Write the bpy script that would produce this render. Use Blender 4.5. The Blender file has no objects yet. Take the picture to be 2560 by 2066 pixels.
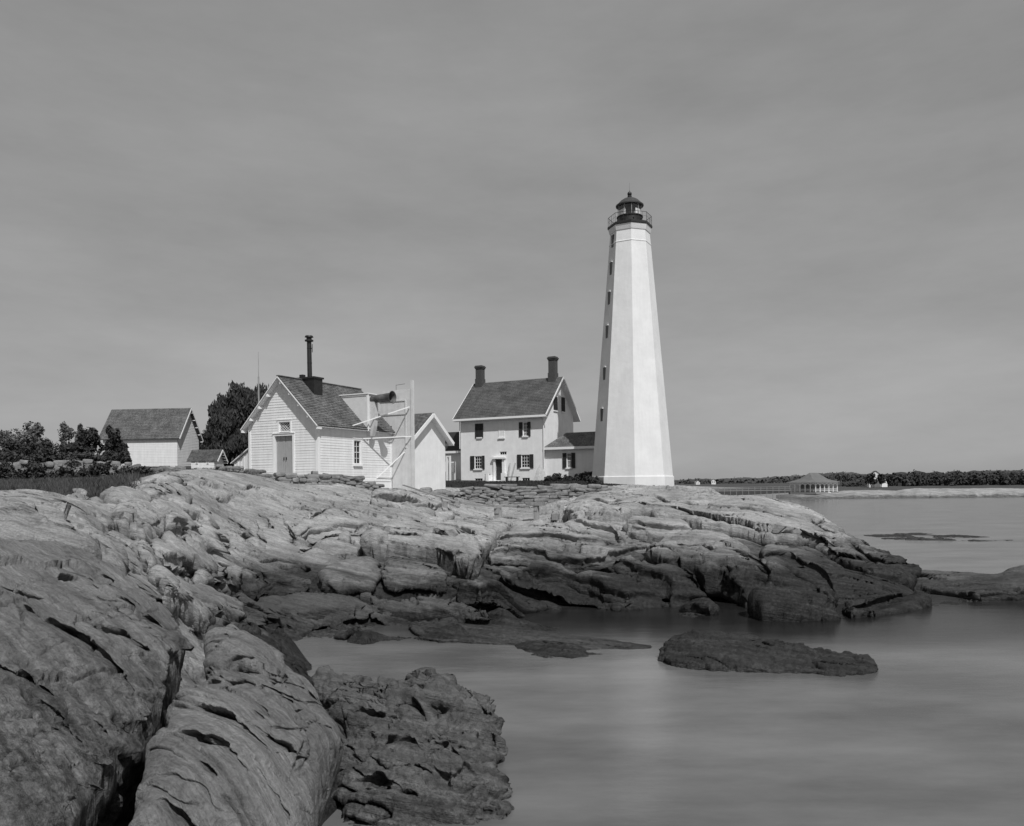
import bpy, bmesh, math, random
import numpy as np
from mathutils import Vector, Matrix
random.seed(7); rng = np.random.default_rng(7)
S = bpy.context.scene
R = math.radians
# ------------------------------------------------------------------ camera
FPX = 1947.0; HX, HY = 1280.0, 1212.0; ROLL = R(0.55); EYE = 5.0
cam = bpy.data.cameras.new('camera'); camo = bpy.data.objects.new('camera', cam)
S.collection.objects.link(camo); S.camera = camo
cam.sensor_width = 36.0; cam.sensor_fit = 'HORIZONTAL'; cam.lens = FPX/2560*36
cam.shift_y = (HY-1033)/2560; cam.clip_start = .1; cam.clip_end = 9000
camo.location = (0, 0, EYE); camo.rotation_euler = (math.pi/2, ROLL, 0)
SKYK = 1.82
# ------------------------------------------------------------------ world + sun
SUN = Vector((.29, -.72, 1.0)).normalized()
EL = math.asin(SUN.z); AZ = math.atan2(SUN.x, SUN.y)
W = bpy.data.worlds.new('World'); S.world = W; W.use_nodes = True
nt = W.node_tree; nt.nodes.clear()
def wn(t, **k):
    n = nt.nodes.new(t)
    for a, b in k.items(): setattr(n, a, b)
    return n
sky = wn('ShaderNodeTexSky', sky_type='NISHITA', sun_disc=False, sun_elevation=EL, sun_rotation=AZ)
sky.air_density = 1.0; sky.dust_density = .7
bw = wn('ShaderNodeRGBToBW'); pw = wn('ShaderNodeMath', operation='POWER'); pw.inputs[1].default_value = .27
tc = wn('ShaderNodeTexCoord'); mp = wn('ShaderNodeMapping'); mp.inputs['Scale'].default_value = (1.2, 1.2, 4.2)
nz = wn('ShaderNodeTexNoise'); nz.inputs['Scale'].default_value = 1.6; nz.inputs['Detail'].default_value = 6; nz.inputs['Roughness'].default_value = .62
mr = wn('ShaderNodeMapRange'); mr.inputs['From Min'].default_value = .3; mr.inputs['From Max'].default_value = .7
mr.inputs['To Min'].default_value = SKYK*.86; mr.inputs['To Max'].default_value = SKYK*1.14
mu = wn('ShaderNodeMath', operation='MULTIPLY')
bg = wn('ShaderNodeBackground'); bg.inputs['Strength'].default_value = .13
out = wn('ShaderNodeOutputWorld')
L = nt.links.new
L(sky.outputs[0], bw.inputs[0]); L(bw.outputs[0], pw.inputs[0])
L(tc.outputs['Generated'], mp.inputs[0]); L(mp.outputs[0], nz.inputs['Vector']); L(nz.outputs[0], mr.inputs[0])
L(pw.outputs[0], mu.inputs[0]); L(mr.outputs[0], mu.inputs[1]); L(mu.outputs[0], bg.inputs['Color']); L(bg.outputs[0], out.inputs[0])
sun = bpy.data.lights.new('sun', 'SUN'); sun.energy = 3.8; sun.angle = R(.5); sun.color = (1, 1, 1)
so = bpy.data.objects.new('sun', sun); S.collection.objects.link(so)
so.rotation_euler = SUN.to_track_quat('Z', 'Y').to_euler()
S.view_settings.view_transform = 'Standard'; S.view_settings.look = 'None'
S.view_settings.gamma = 1; S.view_settings.exposure = 0
# ------------------------------------------------------------------ projection helpers
ca, sa = math.cos(ROLL), math.sin(ROLL)
def ray(px, py):
    dx = px-HX; dy = HY-py
    return (dx*ca+dy*sa)/FPX, (-dx*sa+dy*ca)/FPX
def at(px, py, D):
    a, b = ray(px, py); return (a*D, D, EYE+b*D)
def atz(px, py, z):
    a, b = ray(px, py); D = (z-EYE)/b; return (a*D, D, z)
# ------------------------------------------------------------------ tagging / linking
def tag(o, label=None, cat=None, group=None, kind=None):
    if label: o['label'] = label
    if cat: o['category'] = cat
    if group: o['group'] = group
    if kind: o['kind'] = kind
    return o
def empty(name, loc, label=None, cat=None, group=None, rz=0):
    o = bpy.data.objects.new(name, None); S.collection.objects.link(o)
    o.location = loc; o.rotation_euler = (0, 0, rz); o.empty_display_size = .3
    return tag(o, label, cat, group)
def link(name, me, parent=None, mats=None):
    o = bpy.data.objects.new(name, me); S.collection.objects.link(o)
    if mats:
        for m in (mats if isinstance(mats, (list, tuple)) else [mats]): me.materials.append(m)
    if parent: o.parent = parent
    return o
def np_mesh(name, V, F, smooth=True):
    V = np.asarray(V, np.float32); F = np.asarray(F, np.int32)
    me = bpy.data.meshes.new(name); k = F.shape[1]
    me.vertices.add(len(V)); me.vertices.foreach_set('co', V.ravel())
    me.loops.add(F.size); me.loops.foreach_set('vertex_index', F.ravel())
    me.polygons.add(len(F)); me.polygons.foreach_set('loop_start', np.arange(0, F.size, k, dtype=np.int32))
    if smooth: me.polygons.foreach_set('use_smooth', np.ones(len(F), bool))
    me.update(calc_edges=True); return me
# ------------------------------------------------------------------ noise (gradient, numpy)
_perm = np.random.default_rng(3).permutation(256); _perm = np.concatenate([_perm, _perm, _perm]).astype(np.int64)
_g = np.random.default_rng(5).normal(size=(256, 3)); _g /= np.linalg.norm(_g, axis=1)[:, None]; _g = _g.astype(np.float32)
def noise3(x, y, z):
    xi = np.floor(x).astype(np.int64); yi = np.floor(y).astype(np.int64); zi = np.floor(z).astype(np.int64)
    xf = (x-xi).astype(np.float32); yf = (y-yi).astype(np.float32); zf = (z-zi).astype(np.float32)
    u = xf*xf*xf*(xf*(xf*6-15)+10); v = yf*yf*yf*(yf*(yf*6-15)+10); w = zf*zf*zf*(zf*(zf*6-15)+10)
    xi &= 255; yi &= 255; zi &= 255
    res = 0
    for i in (0, 1):
        a = _perm[xi+i]; wx = u if i else 1-u
        for j in (0, 1):
            b = _perm[(a+yi+j) & 511]; wy = wx*(v if j else 1-v)
            for k in (0, 1):
                h = _g[_perm[(b+zi+k) & 511]]
                res = res+wy*(w if k else 1-w)*(h[..., 0]*(xf-i)+h[..., 1]*(yf-j)+h[..., 2]*(zf-k))
    return res*1.6
def worley(x, y, z, seed=0):
    xi = np.floor(x).astype(np.int64); yi = np.floor(y).astype(np.int64); zi = np.floor(z).astype(np.int64); best = np.full(x.shape, 9e9, np.float32); val = np.zeros(x.shape, np.float32)
    for i in (-1, 0, 1):
        for j in (-1, 0, 1):
            for k in (-1, 0, 1):
                h = _perm[(_perm[(_perm[(xi+i+seed) & 255]+yi+j) & 511]+zi+k) & 511] & 255; g = _g[h]; g2 = _g[(h+97) & 255]
                dx = x-(xi+i+.5+g[..., 0]*.45); dy = y-(yi+j+.5+g[..., 1]*.45); dz = z-(zi+k+.5+g[..., 2]*.45); d = (dx*dx+dy*dy+dz*dz).astype(np.float32); c = d < best
                best = np.where(c, d, best); val = np.where(c, (g2[..., 0]*dx+g2[..., 1]*dy+g2[..., 2]*dz+g2[..., 2]*.35).astype(np.float32), val)
    return val
def fbm(x, y, z, o=4, r=.5):
    s = 0; a = 1
    for i in range(o):
        s = s+a*noise3(x, y, z); x = x*2.03+11.3; y = y*2.03+4.7; z = z*2.03+7.9; a *= r
    return s
# ------------------------------------------------------------------ materials
def mat(name):
    m = bpy.data.materials.new(name); m.use_nodes = True
    n = m.node_tree.nodes; b = n['Principled BSDF']
    return m, n, m.node_tree.links.new, b
def g4(v): return (v, v, v, 1)
def simple(name, v, rough=.8, var=.12, scale=3.0, bump=.15, metallic=0, stretch=(1, 1, 1), bdist=.02, streak=0):
    m, n, l, b = mat(name)
    tcn = n.new('ShaderNodeTexCoord'); mpn = n.new('ShaderNodeMapping'); mpn.inputs['Scale'].default_value = stretch
    l(tcn.outputs['Object'], mpn.inputs[0])
    a = n.new('ShaderNodeTexNoise'); a.inputs['Scale'].default_value = scale; a.inputs['Detail'].default_value = 6; a.inputs['Roughness'].default_value = .6
    l(mpn.outputs[0], a.inputs['Vector'])
    r = n.new('ShaderNodeValToRGB'); r.color_ramp.elements[0].position = .3; r.color_ramp.elements[1].position = .72
    r.color_ramp.elements[0].color = g4(v*(1-var)); r.color_ramp.elements[1].color = g4(min(1, v*(1+var)))
    l(a.outputs[0], r.inputs[0])
    colr = r.outputs[0]
    if streak:
        mp2 = n.new('ShaderNodeMapping'); mp2.inputs['Scale'].default_value = (2.5, 2.5, .22); l(tcn.outputs['Object'], mp2.inputs[0])
        s2 = n.new('ShaderNodeTexNoise'); s2.inputs['Scale'].default_value = 2; s2.inputs['Detail'].default_value = 5; l(mp2.outputs[0], s2.inputs['Vector'])
        r2 = n.new('ShaderNodeMapRange'); r2.inputs['From Min'].default_value = .35; r2.inputs['From Max'].default_value = .7; r2.inputs['To Min'].default_value = 1-streak; r2.inputs['To Max'].default_value = 1.0
        l(s2.outputs[0], r2.inputs[0])
        mx = n.new('ShaderNodeVectorMath'); mx.operation = 'SCALE'; l(colr, mx.inputs[0]); l(r2.outputs[0], mx.inputs['Scale']); colr = mx.outputs[0]
    l(colr, b.inputs['Base Color'])
    b.inputs['Roughness'].default_value = rough; b.inputs['Metallic'].default_value = metallic
    if bump:
        bp = n.new('ShaderNodeBump'); bp.inputs['Strength'].default_value = bump; bp.inputs['Distance'].default_value = bdist
        a2 = n.new('ShaderNodeTexNoise'); a2.inputs['Scale'].default_value = scale*6; a2.inputs['Detail'].default_value = 4; l(mpn.outputs[0], a2.inputs['Vector'])
        l(a2.outputs[0], bp.inputs['Height']); l(bp.outputs[0], b.inputs['Normal'])
    return m
# foliation frame of the gneiss
fs = Vector((.95, -.30, -.09)).normalized(); fn = Vector((.20, .38, .90)); fn = (fn-fs*fn.dot(fs)).normalized(); ft = fs.cross(fn)
def rock_mat(name, grain=.12, dry=.37, wet=.014, tide0=1.15, tide1=3.0, weed=0.0, grass=False, fol=None):
    m, n, l, b = mat(name)
    geo = n.new('ShaderNodeNewGeometry')
    def dot(v, k):
        d = n.new('ShaderNodeVectorMath'); d.operation = 'DOT_PRODUCT'; l(geo.outputs['Position'], d.inputs[0]); d.inputs[1].default_value = tuple(Vector(v)*k); return d.outputs['Value']
    def folvec(ks, kt, kn):
        F = fol or (fs, ft, fn)
        c = n.new('ShaderNodeCombineXYZ'); l(dot(F[0], ks), c.inputs[0]); l(dot(F[1], kt), c.inputs[1]); l(dot(F[2], kn), c.inputs[2]); return c.outputs[0]
    def nse(vec, sc, det=6, ro=.6, dist=0):
        a = n.new('ShaderNodeTexNoise'); a.inputs['Scale'].default_value = sc; a.inputs['Detail'].default_value = det; a.inputs['Roughness'].default_value = ro; a.inputs['Distortion'].default_value = dist
        l(vec, a.inputs['Vector']); return a.outputs[0]
    def rng_(x, a, bb, c, d, smooth=False):
        r = n.new('ShaderNodeMapRange'); r.inputs['From Min'].default_value = a; r.inputs['From Max'].default_value = bb; r.inputs['To Min'].default_value = c; r.inputs['To Max'].default_value = d
        if smooth: r.interpolation_type = 'SMOOTHSTEP'
        l(x, r.inputs[0]); return r.outputs[0]
    def mth(op, x, y, clamp=False):
        q = n.new('ShaderNodeMath'); q.operation = op; q.use_clamp = clamp
        for i, v in enumerate((x, y)):
            if isinstance(v, (int, float)): q.inputs[i].default_value = v
            else: l(v, q.inputs[i])
        return q.outputs[0]
    P = geo.outputs['Position']
    streaks = nse(folvec(.35, .9, 5), 1.3, 9, .60, .25)
    fine = nse(folvec(3, 6, 24), 1.6, 6, .7)
    patch = nse(P, .35, 5, .6)
    speck = nse(P, 28, 5, .75)
    lichen = nse(P, 2.3, 7, .7, .5)
    v = mth('MULTIPLY', rng_(streaks, .3, .70, .66, 1.18), rng_(patch, .34, .66, .68, 1.16))
    v = mth('MULTIPLY', v, rng_(speck, .3, .7, .74, 1.22)); v = mth('MULTIPLY', v, rng_(fine, .32, .68, .66, 1.26))
    v = mth('MULTIPLY', v, rng_(lichen, .56, .66, 1.0, .62))
    v = mth('MULTIPLY', v, dry)
    sep = n.new('ShaderNodeSeparateXYZ'); l(P, sep.inputs[0])
    zz = mth('ADD', sep.outputs[2], mth('MULTIPLY', mth('SUBTRACT', nse(folvec(.25, .6, .9), 1.0, 9, .72, .3), .5), 3.4))
    t = rng_(zz, tide0, tide1, 0, 1, True)
    wv = mth('MULTIPLY', mth('MULTIPLY', rng_(nse(P, 9, 7, .8), .38, .72, .35, 3.0), rng_(streaks, .35, .68, .5, 1.9)), wet)
    mixc = n.new('ShaderNodeMix'); mixc.data_type = 'FLOAT'; l(t, mixc.inputs[0]); l(wv, mixc.inputs[2]); l(v, mixc.inputs[3])
    val = mixc.outputs[0]
    rough = rng_(t, 0, 1, .62, .93)
    if grass:
        at_ = n.new('ShaderNodeAttribute'); at_.attribute_name = 'grass'
        gm = mth('ADD', at_.outputs['Fac'], mth('MULTIPLY', mth('SUBTRACT', nse(P, 3.0, 6, .7), .5), .9))
        gm = rng_(gm, .42, .58, 0, 1)
        gv = rng_(nse(P, 9, 6, .8), .3, .75, .018, .085)
        mg = n.new('ShaderNodeMix'); mg.data_type = 'FLOAT'; l(gm, mg.inputs[0]); l(val, mg.inputs[2]); l(gv, mg.inputs[3]); val = mg.outputs[0]
    cc = n.new('ShaderNodeCombineColor')
    for i in range(3): l(val, cc.inputs[i])
    l(cc.outputs[0], b.inputs['Base Color']); l(rough, b.inputs['Roughness']); b.inputs['Specular IOR Level'].default_value = .3
    ridge = mth('ABSOLUTE', mth('SUBTRACT', nse(folvec(.7, 1.8, 7), 1.1, 5, .6, .3), .5), 0)
    ridge = mth('MINIMUM', mth('MULTIPLY', ridge, 9.0), 1.0)
    vo = n.new('ShaderNodeTexVoronoi'); vo.feature = 'DISTANCE_TO_EDGE'; vo.inputs['Scale'].default_value = 1.0; l(folvec(.9, 2.0, 5), vo.inputs['Vector'])
    ck = mth('MINIMUM', mth('MULTIPLY', vo.outputs['Distance'], 14.0), 1.0)
    h = mth('ADD', mth('MULTIPLY', streaks, .30), mth('MULTIPLY', fine, .10)); h = mth('ADD', h, mth('MULTIPLY', ridge, .05)); h = mth('ADD', h, mth('MULTIPLY', ck, .03)); h = mth('ADD', h, mth('MULTIPLY', speck, grain))
    h = mth('ADD', h, mth('MULTIPLY', nse(P, 3.5, 8, .65), .40))
    bp = n.new('ShaderNodeBump'); bp.inputs['Strength'].default_value = 1.0; bp.inputs['Distance'].default_value = .17; l(h, bp.inputs['Height']); l(bp.outputs[0], b.inputs['Normal'])
    return m
M_ground = rock_mat('ground_rock', grass=True)
M_rock = rock_mat('ledge_rock')
_ns = Vector((.80, -.52, -.30)).normalized(); _nn = Vector((.50, .78, .0)); _nn = (_nn-_ns*_nn.dot(_ns)).normalized()
M_near = rock_mat('near_rock', grain=.22, dry=.25, wet=.09, tide0=.6, tide1=3.3, fol=(_ns, _ns.cross(_nn), _nn))
M_near1 = rock_mat('near_rock_dark_foot', grain=.22, dry=.34, wet=.075, tide0=2.5, tide1=4.5, fol=(_ns, _ns.cross(_nn), _nn))
M_weed = rock_mat('weed_rock', dry=.035, wet=.02, tide0=0, tide1=.6)
M_tide = rock_mat('tide_rock', dry=.09, wet=.022, tide0=.1, tide1=.9)
# ------------------------------------------------------------------ base terrain surface
CP = []   # (X,Y,Z)
def cD(*p):
    for q in p: CP.append(at(*q))
def cZ(*p):
    for q in p: CP.append(atz(*q))
cZ((740,1590,0),(850,1596,0),(1000,1602,0),(1150,1596,0),(1300,1610,0),(1450,1615,0),(1640,1622,0),
   (1300,1556,0),(1400,1574,0),(1500,1592,0),(1420,1594,-.12),(1300,1584,-.05),(1560,1610,-.15),
   (1310,1534,0),(1420,1518,0),(1500,1524,0),(1700,1532,0),(1800,1530,0),(1900,1540,0),(2000,1545,0),(2100,1538,0),(2200,1527,0),(2300,1514,0),(2350,1508,0),(2440,1508,0),(2600,1505,0),(2760,1500,0),
   (1100,1575,.3),(1150,1555,.5),(900,1560,.6),(770,1660,0),(800,1720,0))
cZ((1700,1560,-.6),(1900,1580,-.8),(2100,1570,-.8),(2300,1550,-.8),(2600,1560,-.8),(1500,1560,-.35),(1600,1580,-.5),(850,1660,-.6),(1000,1680,-.9),(1200,1680,-.9),(1500,1680,-.9),(1900,1720,-1.2),(2300,1700,-1.2),(2700,1700,-1.2),
   (1000,1900,-1),(1300,2000,-1.2),(2000,2000,-1.5),(2700,2000,-1.5),(860,1990,-.8))
# right hill crest, faces, back
cD((1450,1242,52),(1540,1230,54),(1690,1229,52),(1800,1236,50),(1900,1245,48),(1960,1258,47),(2040,1292,45),(2100,1342,42),(2160,1388,40),(2230,1424,38),(2300,1440,36.5),(2430,1446,36),(2700,1450,36))
cD((1700,1300,43),(1700,1400,36),(1700,1480,32.2),(1900,1330,40),(1900,1400,36),(1900,1480,32.2),(2100,1450,34.5),(1500,1300,42),(1500,1400,35),(1500,1480,31.6),(2000,1310,42.5),(2000,1400,37),(2000,1480,32.5),(2200,1480,33.2),(1800,1270,46),(1600,1265,48))
def pz(X, Y, z): CP.append((X, Y, z))
for X, Y, z in ((12,60,4.7),(7.5,61.5,4.7),(-3,61.5,4.8),(1,61.5,4.8),(4.5,61.5,4.8),(16,60,4.0),(11,71,4.75),(16,72,3.4),(11,80,4.9),(21,56,.0),(24,52,-.6),(27,46,-.9),(22,48,-.25),(20.5,52,.0),(23.5,44,-.4),(25,40,-.5),(20,66,.0),(26,60,-.8),(32,50,-.9),(34,42,-.7),(28,75,-1),(24,90,-1.2),(20,85,-.6),(12,95,5.2),(18,105,-.3),(30,110,-1),(45,80,-1.2),(40,45,-1),(60,60,-1.2)): pz(X,Y,z)
# centre
cD((1350,1292,50),(1200,1272,52),(1300,1268,56),(1450,1262,58),(1180,1258,59),(1270,1260,59),(1360,1260,59),(1450,1254,59.5),(1100,1292,42),(1300,1340,40),(1400,1340,39),(1250,1400,33),(1250,1480,29),(1250,1535,27.2),(1400,1450,32),(1100,1400,32.5),(1100,1480,28.8),(1100,1240,52),(1030,1262,43),(1400,1400,35.5))
# left-centre slope
cD((740,1212,40),(740,1280,36),(740,1380,32),(740,1480,28.6),(600,1195,36),(600,1280,33.5),(600,1380,30),(600,1480,27),(600,1560,24.5),(850,1300,36),(850,1400,31.5),(850,1480,28.5),(950,1250,40),(950,1340,35),(950,1420,31),
   (480,1186,34),(400,1192,32),(400,1300,26.5),(400,1380,22.5),(400,1450,19.5),(420,1510,17),(500,1300,29.5),(500,1400,25),(500,1480,21.5),(520,1560,19),(620,1600,18.5),(700,1640,18.2),(700,1560,22.5))
# left foreground
cD((200,1255,26),(100,1262,25),(300,1250,28),(200,1310,19),(200,1350,15.5),(300,1400,15),(100,1330,16),(100,1400,11.5),(-100,1300,18),(-200,1400,11),(330,1440,14.5),(250,1400,13))
for X, Y, z in ((-5.5,9,3.0),(-4.2,8,1.6),(-2.7,9.3,.6),(-2.0,6.5,.2),(-5,5,2.4),(-8,7,3.6),(-1.6,10,-.6),(-.9,11.5,-.8),(-1.2,7,-.8),(0,8,-.8),(2,8,-1.2),(-3.4,12.5,1.5),(-2.6,14,-.4),(-2.4,12,-.8),(-2.3,10.5,-.5),(-1.2,14,-.7),(-9,4,3.5),(-2,3.5,1),(-4.5,12.5,2.0)): pz(X,Y,z)
cD((200,1232,34),(300,1228,34),(100,1234,34),(0,1234,34),(-150,1234,34),(200,1216,45),(300,1212,45),(50,1216,45),(-100,1216,45),(400,1205,39),(330,1222,39),(400,1202,45),(450,1198,45),(500,1194,45),(460,1194,39),(520,1192,41))
cZ((900,1628,-.6),(1050,1630,-.6),(1200,1625,-.6),(1350,1642,-.6),(1500,1650,-.6),(1640,1648,-.6),(1700,1612,-.6),(1400,1550,-.3),(1500,1562,-.45))
cD((440,1178,75),(500,1178,75),(540,1178,70),(500,1174,88),(400,1178,75))
# plateau and land behind
for X, Y, z in ((-11,44,5.35),(-15,46,5.6),(-8,50,4.7),(-5,54,4.65),(-10,56,5.3),(-20,50,5.9),(-3,62,4.6),(3,65,4.5),(2,76,5.25),(-6,80,5.4),(6,82,5.3),(-10,90,5.8),(5,100,5.6),(-30,45,5.1),(-32,60,5.9),(-45,60,6.1),(-30,80,6.6),(-40,100,7.8),(-60,100,8.1),(-20,100,7.2),(-50,40,4.9),(-70,70,6.6),(-22,40,5.2),(-26,34,4.8),
   (-100,150,9.5),(-50,150,9),(0,150,6.5),(20,140,-1),(45,150,-1),(80,150,-1.5),(-100,90,7.4),(-150,200,10),(0,220,6),(60,220,-2),(120,220,-2.5),(120,100,-2),(-30,300,10),(150,330,-2),(-200,330,12),(-40,25,4.4),(-30,15,4)): pz(X,Y,z)
CPa = np.array(CP, np.float64)
def conf(X, Y): return X/Y, np.log(Y)
_cu, _cv = conf(CPa[:, 0], CPa[:, 1])
def tps_U(r2): return .5*r2*np.log(r2+1e-12)
_n = len(CPa); _A = np.zeros((_n+3, _n+3)); _r2 = (_cu[:, None]-_cu)**2+(_cv[:, None]-_cv)**2
_A[:_n, :_n] = tps_U(_r2)+np.eye(_n)*2e-4; _Pm = np.stack([np.ones(_n), _cu, _cv], 1); _A[:_n, _n:] = _Pm; _A[_n:, :_n] = _Pm.T
# interpolate z/Y^0.5 to weight nearer ground finely
_sol = np.linalg.solve(_A, np.concatenate([CPa[:, 2], np.zeros(3)]))
def zbase(X, Y):
    X = np.asarray(X, float); Y = np.asarray(Y, float); u, v = conf(X, Y)
    z = _sol[_n]+_sol[_n+1]*u+_sol[_n+2]*v
    for i in range(_n): z = z+_sol[i]*tps_U((u-_cu[i])**2+(v-_cv[i])**2)
    return z
def hit(px, py, lift=0, d0=5.0, d1=130.0):
    a, b = ray(px, py); D = np.exp(np.linspace(math.log(d0), math.log(d1), 700))
    e = (EYE+b*D)-(zbase(a*D, D)+lift)
    k = np.nonzero((e[:-1] > 0) & (e[1:] <= 0))[0]
    if len(k) == 0: i = int(np.argmin(np.abs(e))); d = D[i]
    else: i = k[0]; d = D[i]+(D[i+1]-D[i])*e[i]/(e[i]-e[i+1])
    return (a*d, d, EYE+b*d)
# ------------------------------------------------------------------ rock relief
for X, Y, z in ((2,26,-.7),(6,26,-.9),(10,27,-.9),(15,27,-1),(20,28,-1),(5,22,-1),(12,22,-1.2),(20,20,-1.2),(8,16,-1.2),(3,13,-1),(16,30,-.5),(9,29.3,-.4),(5,29,-.35)): pz(X, Y, z)
CPa = np.array(CP, np.float64); _cu, _cv = conf(CPa[:, 0], CPa[:, 1])
_n = len(CPa); _A = np.zeros((_n+3, _n+3)); _r2 = (_cu[:, None]-_cu)**2+(_cv[:, None]-_cv)**2
_A[:_n, :_n] = tps_U(_r2)+np.eye(_n)*2e-4; _Pm = np.stack([np.ones(_n), _cu, _cv], 1); _A[:_n, _n:] = _Pm; _A[_n:, :_n] = _Pm.T
_sol = np.linalg.solve(_A, np.concatenate([CPa[:, 2], np.zeros(3)]))
def foldisp(P, big=.22, gro=.15, fine=.03, k=1.0, k1_=1.0):
    x, y, z = P[:, 0]*k, P[:, 1]*k, P[:, 2]*k
    s = x*fs[0]+y*fs[1]+z*fs[2]; t = x*ft[0]+y*ft[1]+z*ft[2]; n = x*fn[0]+y*fn[1]+z*fn[2]
    wob = .35*noise3(x*.4, y*.4, z*.4+9)
    d = big*fbm(x*.22, y*.22, z*.4, 2)
    rough = np.clip(noise3(x*.16+3, y*.16, z*.3)*2.4+.05, 0, 1)      # broken ground here, smooth ice-worn backs there
    d = d+k1_*(.10+.22*rough)*worley(s*.26+7, t*.5, n*.8+wob*.4)+k1_*.11*rough*worley(s*.8, t*1.5, n*2.2+wob, 5)
    a = noise3(s*.18, t*.6, n*1.5+wob*2); d = d-gro*1.9*np.exp(-(a/.028)**2)*np.clip(noise3(x*.3+5, y*.3, z*.3)*4+.2, 0, 1)
    b = noise3(s*.45+31, t*1.2, n*3.4+wob*3); d = d-gro*.8*np.exp(-(b/.045)**2)*np.clip(noise3(x*.5+25, y*.5, z*.5)*4-.2+rough*.6, 0, 1)
    c = noise3(s*.9, t*2.0+13, n*5+wob*4); d = d+fine*.9*c*(.4+rough)
    d = d+fine*.8*fbm(x*2.1, y*2.1, z*2.1, 4)*(.5+.8*rough)
    j = noise3(x*.30+40, y*.30+z*.2, 3.3+z*.1); d = d-gro*1.6*np.exp(-(j/.008)**2)*(rough > .3)
    return d/k
def ledges(P, k=1.0, amp=.34):
    x, y, z = P[:, 0]*k, P[:, 1]*k, P[:, 2]*k
    s = x*fs[0]+y*fs[1]+z*fs[2]; t = x*ft[0]+y*ft[1]+z*ft[2]; n = x*fn[0]+y*fn[1]+z*fn[2]
    a = noise3(s*.24+17, t*.7, n*1.6+.3*noise3(x, y, z)); g = np.clip(noise3(x*.33+55, y*.33, z*.5)*5-.4, 0, 1)
    m = amp*g*np.exp(-(a/.035)**4)
    b = noise3(s*.6+77, t*1.6, n*4.0+.3*noise3(x*2, y*2, z*2)); g2 = np.clip(noise3(x*.6+15, y*.6, z*.8+8)*5-.7, 0, 1)
    m = np.maximum(m, amp*.45*g2*np.exp(-(b/.05)**4))/k
    return np.stack([.25*m, .95*m, -.5*m], 1)
CR = []
def crack(w, depth, *pts, lift=0, foot=0): CR.append((w*.85+.015, depth*1.7, pts, lift, foot))
crack(.10,.5,(637,1303),(637,1318),(629,1332),(608,1344),(585,1362)); crack(.10,.5,(633,1326),(645,1345),(658,1352),(661,1366)); crack(.25,.7,(626,1328),(632,1334))
crack(.09,.35,(562,1321),(545,1333),(533,1345)); crack(.38,.95,(530,1350),(531,1375),(545,1385),(572,1376))
crack(.16,.45,(850,1240),(905,1249),(1000,1266),(1060,1278),(1120,1298))
crack(.20,.5,(965,1306),(1000,1308),(1042,1310)); crack(.07,.3,(776,1304),(792,1291),(825,1268)); crack(.07,.25,(830,1298),(865,1290))
crack(.25,.5,(745,1412),(775,1418)); crack(.06,.25,(615,1213),(660,1222)); crack(.07,.25,(765,1225),(800,1237)); crack(.06,.2,(860,1253),(885,1260)); crack(.05,.2,(700,1262),(760,1272),(840,1288))
crack(.08,.3,(545,1245),(580,1248)); crack(.06,.22,(690,1330),(715,1350)); crack(.06,.2,(650,1400),(700,1395),(740,1403))
crack(.10,.35,(1748,1249),(1835,1256),(1880,1270),(1950,1289),(2005,1296)); crack(.12,.5,(1750,1252),(1753,1268)); crack(.08,.3,(1835,1250),(1862,1254),(1900,1262))
crack(.07,.25,(1700,1235),(1735,1240),(1775,1236)); crack(.06,.2,(1740,1278),(1800,1277)); crack(.08,.3,(2015,1272),(2055,1290),(2090,1312)); crack(.06,.25,(1470,1250),(1490,1256),(1515,1255)); crack(.06,.2,(1600,1236),(1625,1240))
crack(.06,.2,(1560,1270),(1640,1275)); crack(.1,.3,(1990,1330),(2040,1342),(2085,1346))
crack(.55,.75,(915,1374),(990,1384),(1060,1388),(1130,1400),(1160,1406)); crack(.45,.62,(1690,1309),(1760,1323),(1830,1331),(1918,1348),(1990,1360),(2040,1380)); crack(.6,.9,(1715,1455),(1780,1480),(1825,1512)); crack(.3,.5,(1570,1347),(1640,1352),(1740,1350)); crack(.22,.4,(1330,1405),(1420,1421),(1500,1434),(1570,1453)); crack(.2,.4,(1420,1345),(1470,1358),(1540,1374)); crack(.12,.35,(300,1300),(360,1298),(430,1290)); crack(.12,.35,(410,1350),(450,1342),(490,1345)); crack(.2,.4,(1340,1475),(1400,1492),(1470,1508)); crack(.15,.4,(480,1432),(560,1425),(640,1430)); crack(.12,.3,(1100,1430),(1180,1445),(1240,1460)); crack(.12,.3,(640,1500),(720,1490),(800,1500)); crack(.12,.3,(900,1500),(980,1505),(1060,1520)); crack(.12,.3,(560,1530),(660,1540),(740,1545))
crack(.18,.3,(450,1217),(468,1227),(482,1224)); crack(.1,.3,(500,1203),(525,1206)); crack(.25,.5,(700,1300),(702,1330),(715,1350)); crack(.2,.4,(405,1465),(520,1520)); crack(.15,.4,(1190,1250),(1240,1262)); crack(.15,.4,(1230,1290),(1330,1302))
CRc = []
for w, dep, pts, lf, ft_ in CR:
    q = np.array([hit(*p, lf)[:2] for p in pts]); CRc.append((w, dep, np.stack(conf(q[:, 0], q[:, 1]), 1)))
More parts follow.
